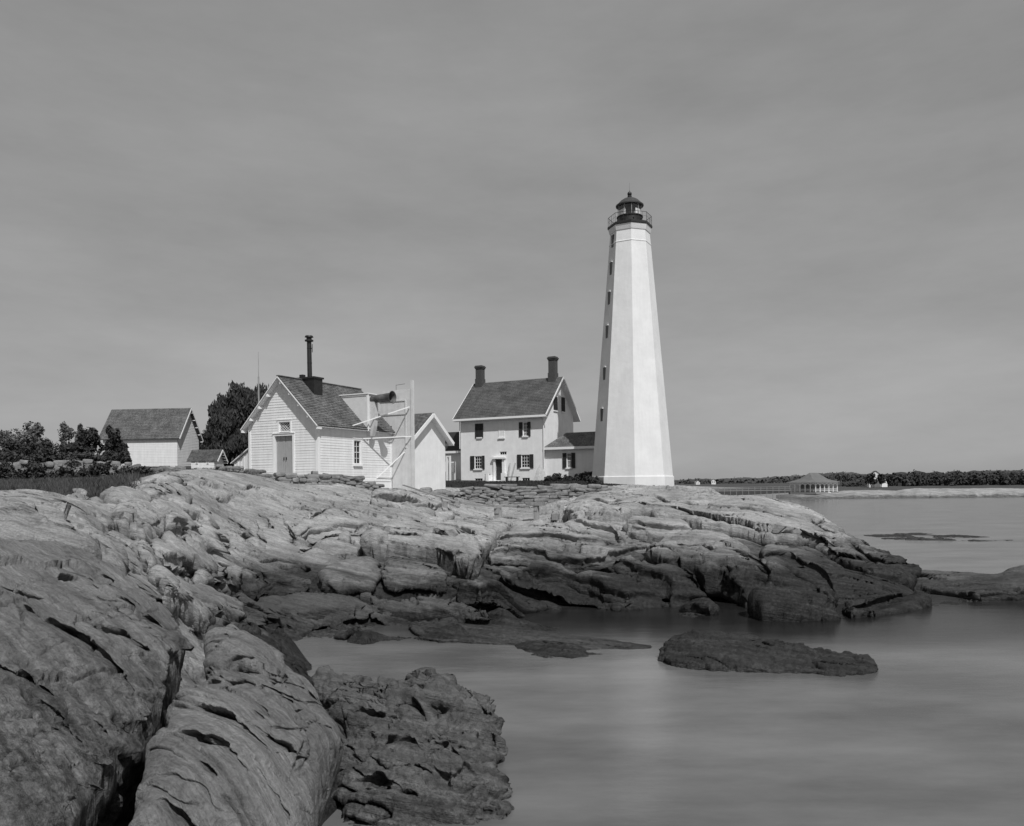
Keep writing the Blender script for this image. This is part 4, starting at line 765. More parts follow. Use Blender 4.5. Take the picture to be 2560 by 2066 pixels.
    for cc_ in (cel1, cel2): window(root, MF, *cc_, cols=3, rows=1, inset=.10, fw=.04, double=False, sill=False, name='cellar_window')
    for h in gh:
        w = MB(MS(0)); w.box(h[0], h[1], -.12, .01, h[2], h[3]); w = w.build('window', M_dark, root); MB(MS(0)).box(h[0]-.08, h[1]+.08, -.05, .1, h[2]-.12, h[2]).build('sill', M_white2, w)
        shutter(w, MS(0), h[0]-.02, (h[0]+h[1])/2-.01, h[2], h[3]+.02); shutter(w, MS(0), (h[0]+h[1])/2+.01, h[1]+.02, h[2], h[3]+.02)
    MB().cyl((.10, -.08, 0), (.10, -.08, H-.2), .05, n=8).build('downspout', M_white2, root)
    MB().cyl((xl-.08, -.06, 3.5), (xl-.08, -.06, H-.2), .05, n=8).build('downspout', M_white2, root)
    # wings
    for side in (0, 1):
        y0 = .35 if side == 0 else 1.2
        if side == 0: xa, xb = 0.02, 7.2
        else: xa, xb = xl-6.5, xl-.02
        hw = 3.35; y1 = y0+4.6; pkw = hw+1.55
        Fy = lambda px, py: F.front(px, py, y0)
        wh = []
        if side == 0: a, z1 = Fy(1417, 1133.5); b, z0 = Fy(1428.5, 1169.5); wh = [(a, b, z0, z1)]
        m2 = MB(MFy(y0)); wall(m2, xa, xb, -1.2, hw, wh); m2.M = Matrix.Identity(4)
        m2.add([(xa,y1,-1),(xb,y1,-1),(xb,y1,hw),(xa,y1,hw)], [(0,1,2,3)]); xe = xb if side == 0 else xa; m2.add([(xe,y0,-1),(xe,y1,-1),(xe,y1,hw),(xe,(y0+y1)/2,pkw),(xe,y0,hw)], [(0,1,2,3,4)])
        m2.build('wing_wall', M_plaster, root)
        r2 = MB(); ym = (y0+y1)/2; xr0, xr1 = (xa, xb) if side == 0 else (xa-.2, xb)
        if side == 0:
            r2.add([(xr0-.02, y0-.4, hw-.02), (xr1, y0-.4, hw-.02), (xr1, ym, pkw), (xr0+1.3, ym, pkw), (xr0-.02, y1, hw+.3)], [(0,1,2,3),(0,3,4)]); r2.add([(xr0+1.3, ym, pkw), (xr1, ym, pkw), (xr1, y1+.3, hw), (xr0, y1+.3, hw)], [(0,1,2,3)])
            courses(r2, 'x', xr0+1.35, xr1, (y0-.4, hw), (ym, pkw+.02), 12, .02)
        else:
            r2.add([(xr0, y0-.35, hw), (xr1, y0-.35, hw), (xr1, ym, pkw+.7), (xr0, ym, pkw+.7), (xr1, y1+.3, hw), (xr0, y1+.3, hw)], [(0,1,2,3),(3,2,4,5)])
        r2 = r2.build('wing_roof', M_shX if side == 0 else M_tar, root)
        MB().box(xr0, xr1, y0-.45, y0-.38, hw-.24, hw+.0).box(xr0, xr1, y0-.39, y0-.0, hw-.26, hw-.235).build('eave_trim', M_white2, r2)
        for h in wh:
            w = window(root, MFy(y0), *h, cols=3, rows=4, inset=.12, fw=.05, mw=.03)
            for p0, p1 in ((1407, 1416.5), (1428.8, 1438.5)): shutter(w, MFy(y0), Fy(p0, 1150)[0], Fy(p1, 1150)[0], h[2]-.05, h[3]+.03)
        if side: 
            a = Fy(1126, 1145)[0]; MB(MFy(y0)).box(a-.45, a+.45, 0, .06, 0, 2.1).build('wing_door', M_doorpaint, root)
    return F
KF = keepers_house()
# ------------------------------------------------------------------ fog signal house
def gable_span(w, H, pk, x0=0):
    def f(z):
        if z <= H: return (x0-w, x0)
        k = (z-H)/(pk-H); return (x0-w+w/2*k, x0-w/2*k)
    return f
def fog_house():
    F = Frame(795.5, 1197, 45, RZ); root = empty('fog_signal_house', F.o, 'white clapboard fog signal house with steep shingle roof, dark stovepipe and side horn', 'house', rz=RZ)
    w = -F.front(623.6, 1120)[0]; dp = F.side(978, 1150)[0]; H = F.front(795.5, 1054)[1]; pk = F.front(710, 941)[1]-.1; 
    pk = max(pk, H+2.4); ov = .32; fo = .38
    fwin = lambda p0, p1, q0, q1: (F.front(p0, q0)[0], F.front(p1, q1)[0], F.front(p1, q1)[1], F.front(p0, q0)[1])
    door = fwin(687.5, 733, 1091, 1192); tr = fwin(698, 726, 1056, 1080)
    sw0 = F.side(884, 1101); sw1 = F.side(901.5, 1161); sw = (sw0[0], sw1[0], sw1[1], sw0[1])
    mb = MB(MF); clapboards(mb, gable_span(w, H, pk), -.05, pk, .155, [door, tr]); mb.M = MFy(dp); 
    mb.M = MS(0); clapboards(mb, lambda z: (0, dp), -.05, H, .155, [sw])
    mb.M = Matrix.Identity(4)
    for h, M in ((door, MF), (tr, MF), (sw, MS(0))):
        a, b, c, d = h; mb.add([M @ Vector(p) for p in ((a,0,c),(b,0,c),(b,0,d),(a,0,d),(a,-.2,c),(b,-.2,c),(b,-.2,d),(a,-.2,d))], [(0,1,5,4),(1,2,6,5),(2,3,7,6),(3,0,4,7)])
    mb.add([(-w,0,0),(-w,dp,0),(-w,dp,H),(-w,0,H)], [(0,1,2,3)]); mb.add([(-w,dp,0),(0,dp,0),(0,dp,H),(-w/2,dp,pk),(-w,dp,H)], [(0,1,2,3,4)])
    mb.build('wall', M_white, root)
    MB(MF).box(-w-.03, -w+.14, 0, .05, -.1, H).build('corner_board', M_white2, root); tr_ = MB(MF); tr_.box(-.14, .05, 0, .05, -.1, H-.02); tr_.M = MS(0); tr_.box(-.02, .14, 0, .052, -.1, H-.02); MB(MS(0)).box(dp-.12, dp+.02, 0, .05, -.1, H-.02).build('corner_board', M_white2, root); tr_.box(.142, dp-.13, .03, .06, -.16, -.02)
    tr_.build('corner_board', M_white2, root)
    MB().box(-w-.02, .03, -.03, dp, -1.6, -.06).build('foundation', M_plaster, root)
    sl = (pk-H)/(w/2); ez = H-ov*sl
    rf = MB(); t = .07; y0, y1 = -fo, dp+.3
    for s_ in (0, 1):
        ax = ov if s_ else -w-ov; A = (ax, ez+.08); B = (-w/2, pk+.08)
        rf.add([(A[0], y0, A[1]), (A[0], y1, A[1]), (B[0], y1, B[1]), (B[0], y0, B[1]), (A[0], y0, A[1]-t), (A[0], y1, A[1]-t), (B[0], y1, B[1]-t), (B[0], y0, B[1]-t)], [(0,1,2,3),(4,5,6,7),(0,4,5,1),(0,3,7,4),(1,5,6,2)])
        courses(rf, 'y', y0, y1, A, B, 26, .032, .02)
    rf.box(-w/2-.1, -w/2+.1, y0, y1, pk+.08, pk+.14)
    rf = rf.build('roof', M_shY, root)
    sf = MB()
    for ax in (ov, -w-ov):
        sf.add([(xx_, yy_, zz_-t-dz_) for dz_ in (.005, .02) for xx_, yy_, zz_ in ((ax, y0+.02, ez+.08), (ax, y1-.02, ez+.08), (-w/2, y1-.02, pk+.08), (-w/2, y0+.02, pk+.08))], [(0,1,2,3),(4,5,6,7),(0,1,5,4),(0,3,7,4),(1,2,6,5)])
    sf.build('soffit', M_white2, rf)
    tm = MB()
    for s_ in (1, -1):
        for k in range(5):
            f = .06+k*.225; x = -w/2+s_*(w/2+ov)*f*1.02; z = pk-abs(x+w/2)*sl-.10
            if f > .1 or s_ == 1: tm.box(x-.05, x+.05, -fo+.01, 0, z-.10, z+.06)
        tm.bar((-w/2, -fo-.02, pk+.03), (-w/2+s_*(w/2+ov), -fo-.02, ez+.03), .035, .05)
    tm.build('rafter_end', M_white2, rf)
    # double door
    a, b, c, d = door; mid = (a+b)/2
    for q0, q1 in ((a+.01, mid-.008), (mid+.008, b-.01)):
        dd = MB(MF); n = 5; ww = (q1-q0)/n
        for i in range(n): dd.box(q0+i*ww+.004, q0+(i+1)*ww-.004, -.16, -.115+rng.uniform(-.006, .006), c, d-.01)
        dd.box(q0, q1, -.17, -.16, c, d); dd = dd.build('door', M_doorpaint, root)
        hx = mid-.09 if q0 < mid-.1 else mid+.09; MB(MF).box(hx-.02, hx+.02, -.115, -.06, c+1.0, c+1.16).build('handle', M_black, dd)
    cs = MB(MF); cs.box(a-.15, a, 0, .05, c-.1, d+.13); cs.box(b, b+.15, 0, .05, c-.1, d+.13); cs.box(a, b, 0, .048, d, d+.13); cs.box(a-.17, b+.17, 0, .09, d+.13, d+.17); cs.build('door_frame', M_white2, root)
    # lattice transom
    a, b, c, d = tr; lw = window(root, MF, a, b, c, d, 1, 1, .08, .05, double=False, sill=False, casing=.11, name='transom_window'); lt = MB(MF)
    for k in range(-2, 5):
        for s_ in (1, -1):
            x0 = a+.05+(b-a-.1)*k/4; x1 = x0+s_*(d-c-.1)*1.2
            p0, p1 = (x0, c+.05), (x1, d-.05); lo, hi = a+.05, b-.05
            def clip(p, q):
                (x, z), (X, Zz) = p, q
                ts = [0, 1]
                for lim in (lo, hi):
                    if (x-lim)*(X-lim) < 0: ts.append((lim-x)/(X-x))
                ts = sorted(ts); best = None
                for i in range(len(ts)-1):
                    tm_ = (ts[i]+ts[i+1])/2; xm = x+(X-x)*tm_
                    if lo <= xm <= hi: best = (ts[i], ts[i+1])
                return best
            r_ = clip(p0, p1)
            if r_: lt.bar((x0+(x1-x0)*r_[0], -.06, p0[1]+(p1[1]-p0[1])*r_[0]), (x0+(x1-x0)*r_[1], -.06, p0[1]+(p1[1]-p0[1])*r_[1]), .02, .02, up=(0, 1, 0))
    lt.build('lattice', M_white2, lw)
    window(root, MS(0), *sw, cols=2, rows=4, inset=.08, fw=.045, mw=.025, casing=.10)
    # chimney box with flat cap and stovepipe
    s0 = 2.0; top = at(770, 941, 47.2)[2]-F.o.z; cx = -w/2
    ch = MB(); ch.box(cx-.35, cx+.98, s0-.35, s0+.42, pk-1.4, top-.1); ch.box(cx-1.0, cx+1.05, s0-.42, s0+.49, top-.1, top+.0); ch.box(cx-.98, cx-.35, s0-.3, s0+.3, top-.16, top-.1); ch.box(cx-.38, cx-.12, s0-.13, s0+.13, top, top+.22)
    ch = ch.build('chimney', M_black, root)
    zp = at(778, 838, 47.5)[2]-F.o.z; p = MB(); px_, py_ = cx+.30, s0+.05; p.cyl((px_, py_, top), (px_-.03, py_, zp-.25), .145, .135, 14); p.cyl((px_-.03, py_, zp-.30), (px_-.03, py_, zp-.22), .26, .26, 14); p.cyl((px_-.03, py_, zp-.22), (px_-.03, py_, zp-.05), .16, .16, 14); p.cyl((px_-.03, py_, zp-.05), (px_-.03, py_, zp+.04), .27, .22, 14)
    for zz in (top+.9, top+1.8): p.cyl((px_-.01, py_, zz), (px_-.01, py_, zz+.04), .152, .152, 14)
    p.bar((px_+.22, py_, zp-.5), (px_+.22, py_, zp-1.0), .03); p.build('stovepipe', M_black, ch, True)
    # dormer box for the horn
    s1 = 4.25; zt = at(915, 984, 48.4)[2]-F.o.z; s2 = 5.0
    zr = lambda x: pk+.1-(x+w/2)*sl
    xi = -w/2+(pk+.1-zt)/sl
    dm = MB(); dm.prism([(xi, zt), (ov, zt), (ov, zr(ov)-.1), (xi, zt-.05)], s1, s2); dm = dm.build('dormer', simple('dormer_paint', .62, .8, .08, 3), root)
    dt = MB(); dt.box(xi-.1, ov+.08, s1-.08, s2+.08, zt, zt+.06); dt.box(ov-.02, ov+.05, s1-.04, s1+.04, zr(ov)-.1, zt); dt.box(ov-.08, ov-.0, s1-.035, s1, zr(ov), zt-.05); dt.box(xi+.1, ov-.09, s1-.035, s1, zt-.1, zt-.02); dt.build('trim', M_white2, dm)
    # horn
    hz = at(930, 996.6, 48.4)[2]-F.o.z; hz2 = at(982.6, 992.5, 48)[2]-F.o.z; hy = (s1+s2)/2; hn = MB(); x0h, x1h = ov-.1, ov+1.62; n = 22; vs = []; fs_ = []
    prof = [(0, .17, 0), (.12, .22, 0), (.5, .26, 0), (.88, .29, 0), (.96, .34, 0), (1, .40, 0), (1, .37, 1), (.9, .27, 1), (.5, .22, 1), (.1, .12, 1)]
    for (t_, r_, _) in prof:
        for i in range(n): a = 2*math.pi*i/n; vs.append((x0h+(x1h-x0h)*t_, hy+r_*math.cos(a), hz+(hz2-hz)*t_+r_*math.sin(a)))
    for k in range(len(prof)-1):
        for i in range(n): fs_.append((k*n+i, k*n+(i+1) % n, (k+1)*n+(i+1) % n, (k+1)*n+i))
    hn.add(vs, fs_); hn = hn.build('horn', M_horn, root, True)
    sb = MB(); sb.prism([(ov, hz-.15), (ov+.34, hz-.15), (ov+.38, hz-.9), (ov+.30, hz-1.7), (ov+.12, hz-2.3), (ov, hz-2.3)], hy-.16, hy+.16); sb.build('horn_support', simple('support_paint', .5, .8, .1, 3), root)
    # tall baffle wall behind the horn with posts and braces
    zt2 = at(1000, 973, 50.6)[2]-F.o.z; yb = dp+.02; xr = F.front(1031, 1100, dp)[0]; xr0 = F.front(946, 990, dp)[0]
    bf = MB(); bf.box(.06, xr, yb, yb+.10, -1.2, zt2); bf.box(-.9, .06, yb, yb+.10, ez+.5, zt2); bf.box(xr-.10, xr+.05, yb-.05, yb+.16, -1.3, zt2+.55)
    xm = xr-.55
    for z0_, z1_, xx0 in ((zt2-1.05-.0, zt2-.98, -.3),): pass
    P_ = lambda px, py: F.front(px, py, dp)
    for (pa, pb_) in (((947, 1005), (1013, 1005)), ((947, 1038), (1013, 1038)), ((978, 1092), (1013, 1092))):
        a1, z1_ = P_(*pa); a2, z2_ = P_(*pb_); bf.box(a1, a2, yb-.045, yb, z1_-.06, z1_+.03)
    a1, z1_ = P_(1014, 1003); _, z0_ = P_(1014, 1120); bf.box(a1-.05, a1+.04, yb-.05, yb, z0_, z1_)
    a1, z1_ = P_(947, 1003); bf.box(a1-.04, a1+.04, yb-.05, yb, z1_-1.6, z1_)
    bf = bf.build('baffle_wall', simple('baffle_paint', .60, .85, .10, 2, .15, streak=.1), root)
    tw, z_ = P_(1038, 960); MB().cyl((xr-1.3, yb+.05, zt2), (xr-1.3, yb+.05, zt2+.32), .012, n=5).cyl((xr-1.3, yb+.05, zt2+.32), (xr-.6, yb+.05, zt2+.36), .012, n=5).build('wire_bracket', M_black, bf)
    def br(pw, qb, s_):
        y_, z1 = F.side(*pw); x_, z2 = P_(*qb); b_ = MB(); b_.bar((.03, y_, z1), (x_, yb-.06, z2), .055, .06); return b_.build('brace', M_white2, root)
    br((867, 1069), (1024.4, 1017.6), 0); br((906, 1097), (1028.6, 1091.5), 0); br((941, 1196), (1012, 1130.5), 0)
    # lean-to on the far side
    lt = MB(); x0l = -w-1.7; zl0 = F.front(583.5, 1153)[1]; zl1 = F.front(622, 1109)[1]
    a0 = F.front(584.5, 1150, .5)[0]
    lt.M = Matrix.Identity(4); lt.add([(a0, .5, -.2), (-w, .5, -.2), (-w, .5, zl1-.1), (a0, .5, zl0-.12)], [(0,1,2,3)]); lt.add([(a0,.5,-.2),(a0,5,-.2),(a0,5,zl0-.12),(a0,.5,zl0-.12)], [(0,1,2,3)])
    for i in range(7):
        x = a0+.1+(-w-a0)*i/7; zt_ = zl0-.12+(zl1-zl0)*(x-a0)/(-w-a0); lt.box(x-.02, x+.03, .47, .5, -.2, zt_)
    lt = lt.build('lean_to', M_white, root)
    MB().add([(a0-.15, .35, zl0-.16), (-w, .35, zl1-.02), (-w, 5.1, zl1-.02), (a0-.15, 5.1, zl0-.16), (a0-.15, .35, zl0-.10), (-w, .35, zl1+.04), (-w, 5.1, zl1+.04), (a0-.15, 5.1, zl0-.10)], [(0,1,2,3),(4,5,6,7),(0,1,5,4),(0,4,7,3)]).build('lean_to_roof', M_white2, root)
    return F, dp, w
FF, FDP, FWD = fog_house()
# ------------------------------------------------------------------ plain gabled buildings
def oil_house():
    o = Vector(at(1073, 1222, 55)); F = Frame(1073, 1222, 55, RZ); root = empty('oil_house', F.o, 'small white plastered gable building behind the fog signal house, shingle roof', 'outbuilding', rz=RZ)
    hw = 2.15; H = F.side(1130, 1112)[1]+.1; pk = F.side(1084, 1033)[1]-.15; L_ = 4.5; ov = .42
    mb = MB(); mb.add([(0,-hw,-1),(0,hw,-1),(0,hw,H+.3),(0,0,pk),(0,-hw,H+.3)], [(0,1,2,3,4)]); mb.add([(-L_,-hw,-1),(0,-hw,-1),(0,-hw,H+.3),(-L_,-hw,H+.3)], [(0,1,2,3)]); mb.add([(-L_,hw,-1),(0,hw,-1),(0,hw,H+.3),(-L_,hw,H+.3)], [(0,1,2,3)]); mb.add([(-L_,-hw,-1),(-L_,hw,-1),(-L_,hw,H+.3),(-L_,0,pk),(-L_,-hw,H+.3)], [(0,1,2,3,4)])
    mb.build('wall', M_plaster, root)
    sl = (pk-H-.3)/hw; rf = MB(); tm = MB()
    for s_ in (-1, 1):
        A = (s_*(hw+.5), H+.3-.5*sl+.1); B = (0, pk+.1)
        rf.add([(-L_-.3, A[0], A[1]), (ov, A[0], A[1]), (ov, B[0], B[1]), (-L_-.3, B[0], B[1]), (-L_-.3, A[0], A[1]-.1), (ov, A[0], A[1]-.1), (ov, B[0], B[1]-.1), (-L_-.3, B[0], B[1]-.1)], [(0,1,2,3),(4,5,6,7),(0,1,5,4),(1,2,6,5)])
        courses(rf, 'x', -L_-.3, ov, A, B, 18, .03, .02)
        tm.bar((ov+.02, A[0], A[1]-.12), (ov+.02, 0, pk-.04), .06, .24); tm.box(-L_-.2, ov+.04, min(A[0], A[0]-s_*.05), max(A[0], A[0]-s_*.05), A[1]-.24, A[1]-.04)
        tm.add([(0,A[0],A[1]-.22),(ov,A[0],A[1]-.22),(ov,0,pk-.12),(0,0,pk-.12)], [(0,1,2,3)])
    rf = rf.build('roof', M_shX, root); tm.build('bargeboard', M_white2, rf)
    return F
oil_house()
def barn(name, label, px0, px1, pxr, py_base, py_eave, py_ridge, D, wid, cat, win=()):
    # long wall faces the viewer (px0..px1), gable end shows to px1..pxr ; base built in own frame
    rz = -.10; F = Frame(px1, py_base, D, rz); root = empty(name, F.o, label, cat, rz=rz)
    xl = F.front(px0, py_base)[0]; dp = F.side(pxr, py_base)[0]; dp = min(max(dp, wid*.8), wid*1.3); H = F.front(px1, py_eave)[1]; pk = H+(F.side(px1+2, py_ridge)[1]-H); ov = .3 if wid > 4 else .10
    pk = at((px1+pxr)/2, py_ridge, D+dp/2)[2]-F.o.z
    mb = MB(MF); clapboards(mb, lambda z: (xl, 0), -1, H, .2, [], .02); mb.M = MS(0)
    def sp(z):
        if z <= H: return (0, dp)
        k = (z-H)/(pk-H); return (dp/2*k, dp-dp/2*k)
    clapboards(mb, sp, -1, pk, .2, [], .02); mb.M = Matrix.Identity(4); mb.add([(xl,0,-1),(xl,dp,-1),(xl,dp,H),(xl,dp/2,pk),(xl,0,H)], [(0,1,2,3,4)]); mb.add([(xl,dp,-1),(0,dp,-1),(0,dp,H),(xl,dp,H)], [(0,1,2,3)])
    mb.build('wall', M_white, root)
    sl = (pk-H)/(dp/2); rf = MB(); x0, x1 = xl-.5, .45
    for s_ in (0, 1):
        A = (-ov if not s_ else dp+ov, H-ov*sl+.1); B = (dp/2, pk+.1)
        rf.add([(x0,A[0],A[1]),(x1,A[0],A[1]),(x1,B[0],B[1]),(x0,B[0],B[1]),(x0,A[0],A[1]-.08),(x1,A[0],A[1]-.08),(x1,B[0],B[1]-.08),(x0,B[0],B[1]-.08)], [(0,1,2,3),(4,5,6,7),(0,1,5,4),(1,2,6,5),(0,3,7,4)]); courses(rf, 'x', x0, x1, A, B, 20, .03, .015)
    rf = rf.build('roof', M_shX, root); tm = MB()
    for A in ((-ov, H-ov*sl), (dp+ov, H-ov*sl)): tm.bar((x1+.02, A[0], A[1]), (x1+.02, dp/2, pk), .05, .16)
    for k in range(5):
        y = dp/2+(dp/2+ov)*(.1+k*.22); z = pk-(y-dp/2)*sl-.12; tm.box(0, x1, y-.05, y+.05, z-.06, z+.06)
    tm.build('bargeboard', M_white2, rf)
    for (p0, p1, q0, q1) in win:
        a, z1 = F.front(p0, q0); b, z0 = F.front(p1, q1); window(root, MF, a, b, z0, z1, 2, 2, -.03, .03, double=False, sill=False)
barn('barn', 'long white barn with grey shingle roof, behind the bushes at the left', 258, 444, 469.5, 1160, 1090, 1022.5, 95, 6.5, 'barn')
barn('shed', 'tiny white shed with two small square openings, beside the barn', 478, 535.5, 547, 1169, 1152.5, 1126.5, 88, 2.9, 'shed', [(490, 495.5, 1153.5, 1160), (517, 522, 1153.5, 1160)])
# ================================================================== walls, plants, small things
_sph = []
def stone_unit():
    V = []; n = 3
    bm = bmesh.new(); bmesh.ops.create_cube(bm, size=1.0); bmesh.ops.subdivide_edges(bm, edges=bm.edges, cuts=2, use_grid_fill=True)
    v = [tuple(x.co) for x in bm.verts]; f = [tuple(w.index for w in p.verts) for p in bm.faces]; bm.free()
    out_ = []
    for x in v:
        x = Vector(x); r = x.length; k = .5*(.75+.25*(.5/max(abs(c) for c in x)))
        m = max(abs(c) for c in x)*2; sp = x.normalized()*.62; out_.append(tuple(x.lerp(sp, .45)))
    return out_, f
SV, SF = stone_unit(); SVn = np.array(SV)
def stone_wall(label, pts, h, th=.6, sz=(.55, .22), name='stone_wall', gap=0, seed=1, group=None, zoff=0, absz=None):
    """pts: plan polyline [(X,Y)], dry-laid courses of irregular stones following the ground"""
    r_ = np.random.default_rng(seed); V = []; F = []; nb = 0; P = [Vector((p[0], p[1], 0)) for p in pts]
    hs = h if isinstance(h, (list, tuple)) else [h]*len(P)
    org = Vector((P[0].x, P[0].y, gz(P[0].x, P[0].y)))
    for i in range(len(P)-1):
        a, b = P[i], P[i+1]; d = (b-a); L_ = d.length; d.normalize(); nrm = Vector((-d.y, d.x, 0))
        for row in (0, 1):
            z = 0
            while True:
                ch = sz[1]*r_.uniform(.7, 1.35); s = -r_.uniform(0, sz[0])
                if z > max(hs): break
                while s < L_:
                    w = sz[0]*r_.uniform(.45, 1.5); c = s+w/2; t = min(max(c/L_, 0), 1); hh = hs[i]+(hs[i+1]-hs[i])*t+r_.normal()*sz[1]*.5
                    if z+ch*.4 < hh and r_.random() > gap:
                        q = a+d*c+nrm*((row-.5)*th*.8+r_.normal()*.04); g0 = (gz(q.x, q.y)-.12+zoff) if absz is None else absz
                        Rm = Matrix.Rotation(math.atan2(d.y, d.x)+r_.normal()*.10, 3, 'Z') @ Matrix.Rotation(r_.normal()*.10, 3, 'Y') @ Matrix.Rotation(r_.normal()*.08, 3, 'X')
                        sc = np.array([w*1.04, th*.62*r_.uniform(.8, 1.2), ch*1.06]); vv = SVn*sc*(1+r_.normal(size=SVn.shape)*.055); vv = vv@np.array(Rm).T+np.array([q.x-org.x, q.y-org.y, g0+z+ch/2-org.z])
                        V.append(vv); F += [tuple(nb+k for k in f) for f in SF]; nb += len(SV)
                    s += w+r_.uniform(.0, .05)
                z += ch
    me = np_mesh(name, np.concatenate(V), F, False); me.polygons.foreach_set('use_smooth', [True]*len(me.polygons)); me.set_sharp_from_angle(angle=R(50))
    o = link(name, me, None, M_stone); o.location = org; return tag(o, label, 'stone wall', group)
def PX(px, D): a, b = ray(px, 1212); return (a*D, D)
def leaves(name, blobs, n, size, m, parent=None, origin=(0, 0, 0), seed=0, droop=0, shell=.55, aspect=1.6):
    """crown made of n small leaf faces scattered through ellipsoidal clumps; blobs: (x,y,z,rx,ry,rz)"""
    r_ = np.random.default_rng(seed); B = np.array(blobs, float); wgt = (B[:, 3]*B[:, 4]*B[:, 5])**.72; idx = r_.choice(len(B), n, p=wgt/wgt.sum()); d = r_.normal(size=(n, 3)); d /= np.linalg.norm(d, axis=1)[:, None]
    rad = (shell+(1-shell)*r_.random(n))**1; b = B[idx]; P = b[:, :3]+d*b[:, 3:6]*rad[:, None]
    nz_ = fbm(P[:, 0]*.9+seed, P[:, 1]*.9, P[:, 2]*.9, 3); nz_ = nz_+.5*fbm(P[:, 0]*2.6, P[:, 1]*2.6+seed, P[:, 2]*2.6, 2); keep = nz_ > -.22; P = P[keep]+d[keep]*(nz_[keep]*.55)[:, None]*b[keep, 3:6].mean(1)[:, None]; d = d[keep]; n = len(P)
    nr = d+r_.normal(size=(n, 3))*.8; nr /= np.linalg.norm(nr, axis=1)[:, None]; t = np.cross(nr, r_.normal(size=(n, 3))); 
    if droop: t = t*(1-droop)+np.array([0, 0, -1.])*droop*2
    t /= np.linalg.norm(t, axis=1)[:, None]; u = np.cross(nr, t); u /= np.linalg.norm(u, axis=1)[:, None]; sc = size*r_.uniform(.5, 1.4, n)[:, None]
    q = np.stack([P-t*sc*aspect*.5, P+u*sc*.5, P+t*sc*aspect*.5, P-u*sc*.5], 1)-np.array(origin)
    return link(name, np_mesh(name, q.reshape(-1, 3), np.arange(4*n).reshape(n, 4), False), parent, m)
def sub_blobs(x, y, z, rx, ry, rz, k, f=.42, seed=0):
    r_ = np.random.default_rng(seed); out_ = [(x, y, z, rx*.72, ry*.72, rz*.72)]
    for i in range(k):
        d = r_.normal(size=3); d /= np.linalg.norm(d); s = f*r_.uniform(.55, 1.15); out_.append((x+d[0]*rx*.8, y+d[1]*ry*.8, z+d[2]*rz*.8, rx*s, ry*s, rz*s))
    return out_
def tree(name, label, base, blobs, n, size, m, seed=0, droop=0, cat='tree', group=None, trunk=True, aspect=1.6, tr=.22):
    c = Vector(base); root = empty(name, c, label, cat, group); leaves('crown', blobs, n, size, m, root, c, seed, droop, aspect=aspect)
    if trunk:
        mb = MB(); r_ = random.Random(seed); top = max(b[2] for b in blobs)-c.z; mb.cyl((0,0,-.3), (r_.uniform(-.2,.2),0,top*.55), tr, tr*.5, 9)
        for b in blobs[:14]:
            mb.cyl((0,0,top*r_.uniform(.15, .5)), (b[0]-c.x, b[1]-c.y, b[2]-c.z), tr*.35, tr*.08, 6, False)
        mb.build('trunk' if cat == 'tree' else 'stem', M_bark, root)
    return root
def ell(px, py, D, rpx, rpy, k=8, f=.42, seed=0, deep=1.0):
    x, y, z = at(px, py, D); s = D/FPX; return sub_blobs(x, y, z, rpx*s, rpx*s*deep, rpy*s, k, f, seed)
# willow and companions behind the fog signal house
D = 100; bl = ell(600,1075,D,62,88,16,.40,1)+ell(560,1055,D-1,32,62,8,.4,2)+ell(650,1045,D,50,70,10,.4,3)+ell(625,1010,D,42,40,8,.4,4)+ell(555,1130,D-2,38,48,8,.4,5)+ell(605,1130,D-2,50,50,8,.4,11)
r_ = np.random.default_rng(4)
for i in range(60):
    a = r_.uniform(528, 700); top_ = 985+abs(a-620)*.75+r_.uniform(-10, 30); x, y, z = at(a, top_+25, D+r_.uniform(-3, 2)); bl.append((x, y, z, .35, .35, r_.uniform(.8, 1.9)))
tree('willow_tree', 'big dark drooping willow behind the fog signal house, next to the thin white pole', at(610,1172,D), bl, 60000, .20, M_leaf, 5, .55, aspect=3.2, tr=.35)
D = 106; tree('tree', 'smaller dark tree with pale feathery top, between the barn and the willow', at(500,1168,D), ell(500,1122,D,38,36,12,.4,6)+ell(478,1112,D,20,30,6,.4,7)+ell(520,1098,D,20,34,6,.4,8), 15000, .17, M_leaf, 6, .1, tr=.18)
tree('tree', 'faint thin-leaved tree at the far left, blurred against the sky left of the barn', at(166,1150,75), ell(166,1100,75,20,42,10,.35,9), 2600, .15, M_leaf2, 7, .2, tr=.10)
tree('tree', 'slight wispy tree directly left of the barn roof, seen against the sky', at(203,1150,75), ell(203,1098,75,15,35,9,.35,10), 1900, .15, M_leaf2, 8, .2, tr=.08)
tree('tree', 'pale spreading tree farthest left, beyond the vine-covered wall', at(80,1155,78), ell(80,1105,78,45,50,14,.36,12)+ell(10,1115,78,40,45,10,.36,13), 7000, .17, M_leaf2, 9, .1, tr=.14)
for i, (px, py, rx, ry, lb) in enumerate(((185,1128,30,22,'dark rounded bush lowest at the left end of the vine-covered wall'), (228,1106,30,42,'dark bush with a pointed top left of the tall bush, before the barn'), (280,1100,18,36,'tallest dark bush with narrow top, in front of the barn corner'), (297,1122,18,26,'small round dark bush against the white barn wall'), (110,1130,48,26,'broad dark bush at the far left edge beside the stone wall'), (20,1132,55,28,'dark bush outermost at the left, in front of the pale spreading tree'))):
    D = 58+i*.5; tree('bush', lb, at(px, 1158, D), ell(px,py,D,rx,ry,16,.34,20+i)+ell(px+6,1145,D-.3,rx*1.35,16,8,.4,120+i), 7500, .13, M_leaf, 30+i, 0, 'bush', 'dark bushes before the barn', tr=.07)
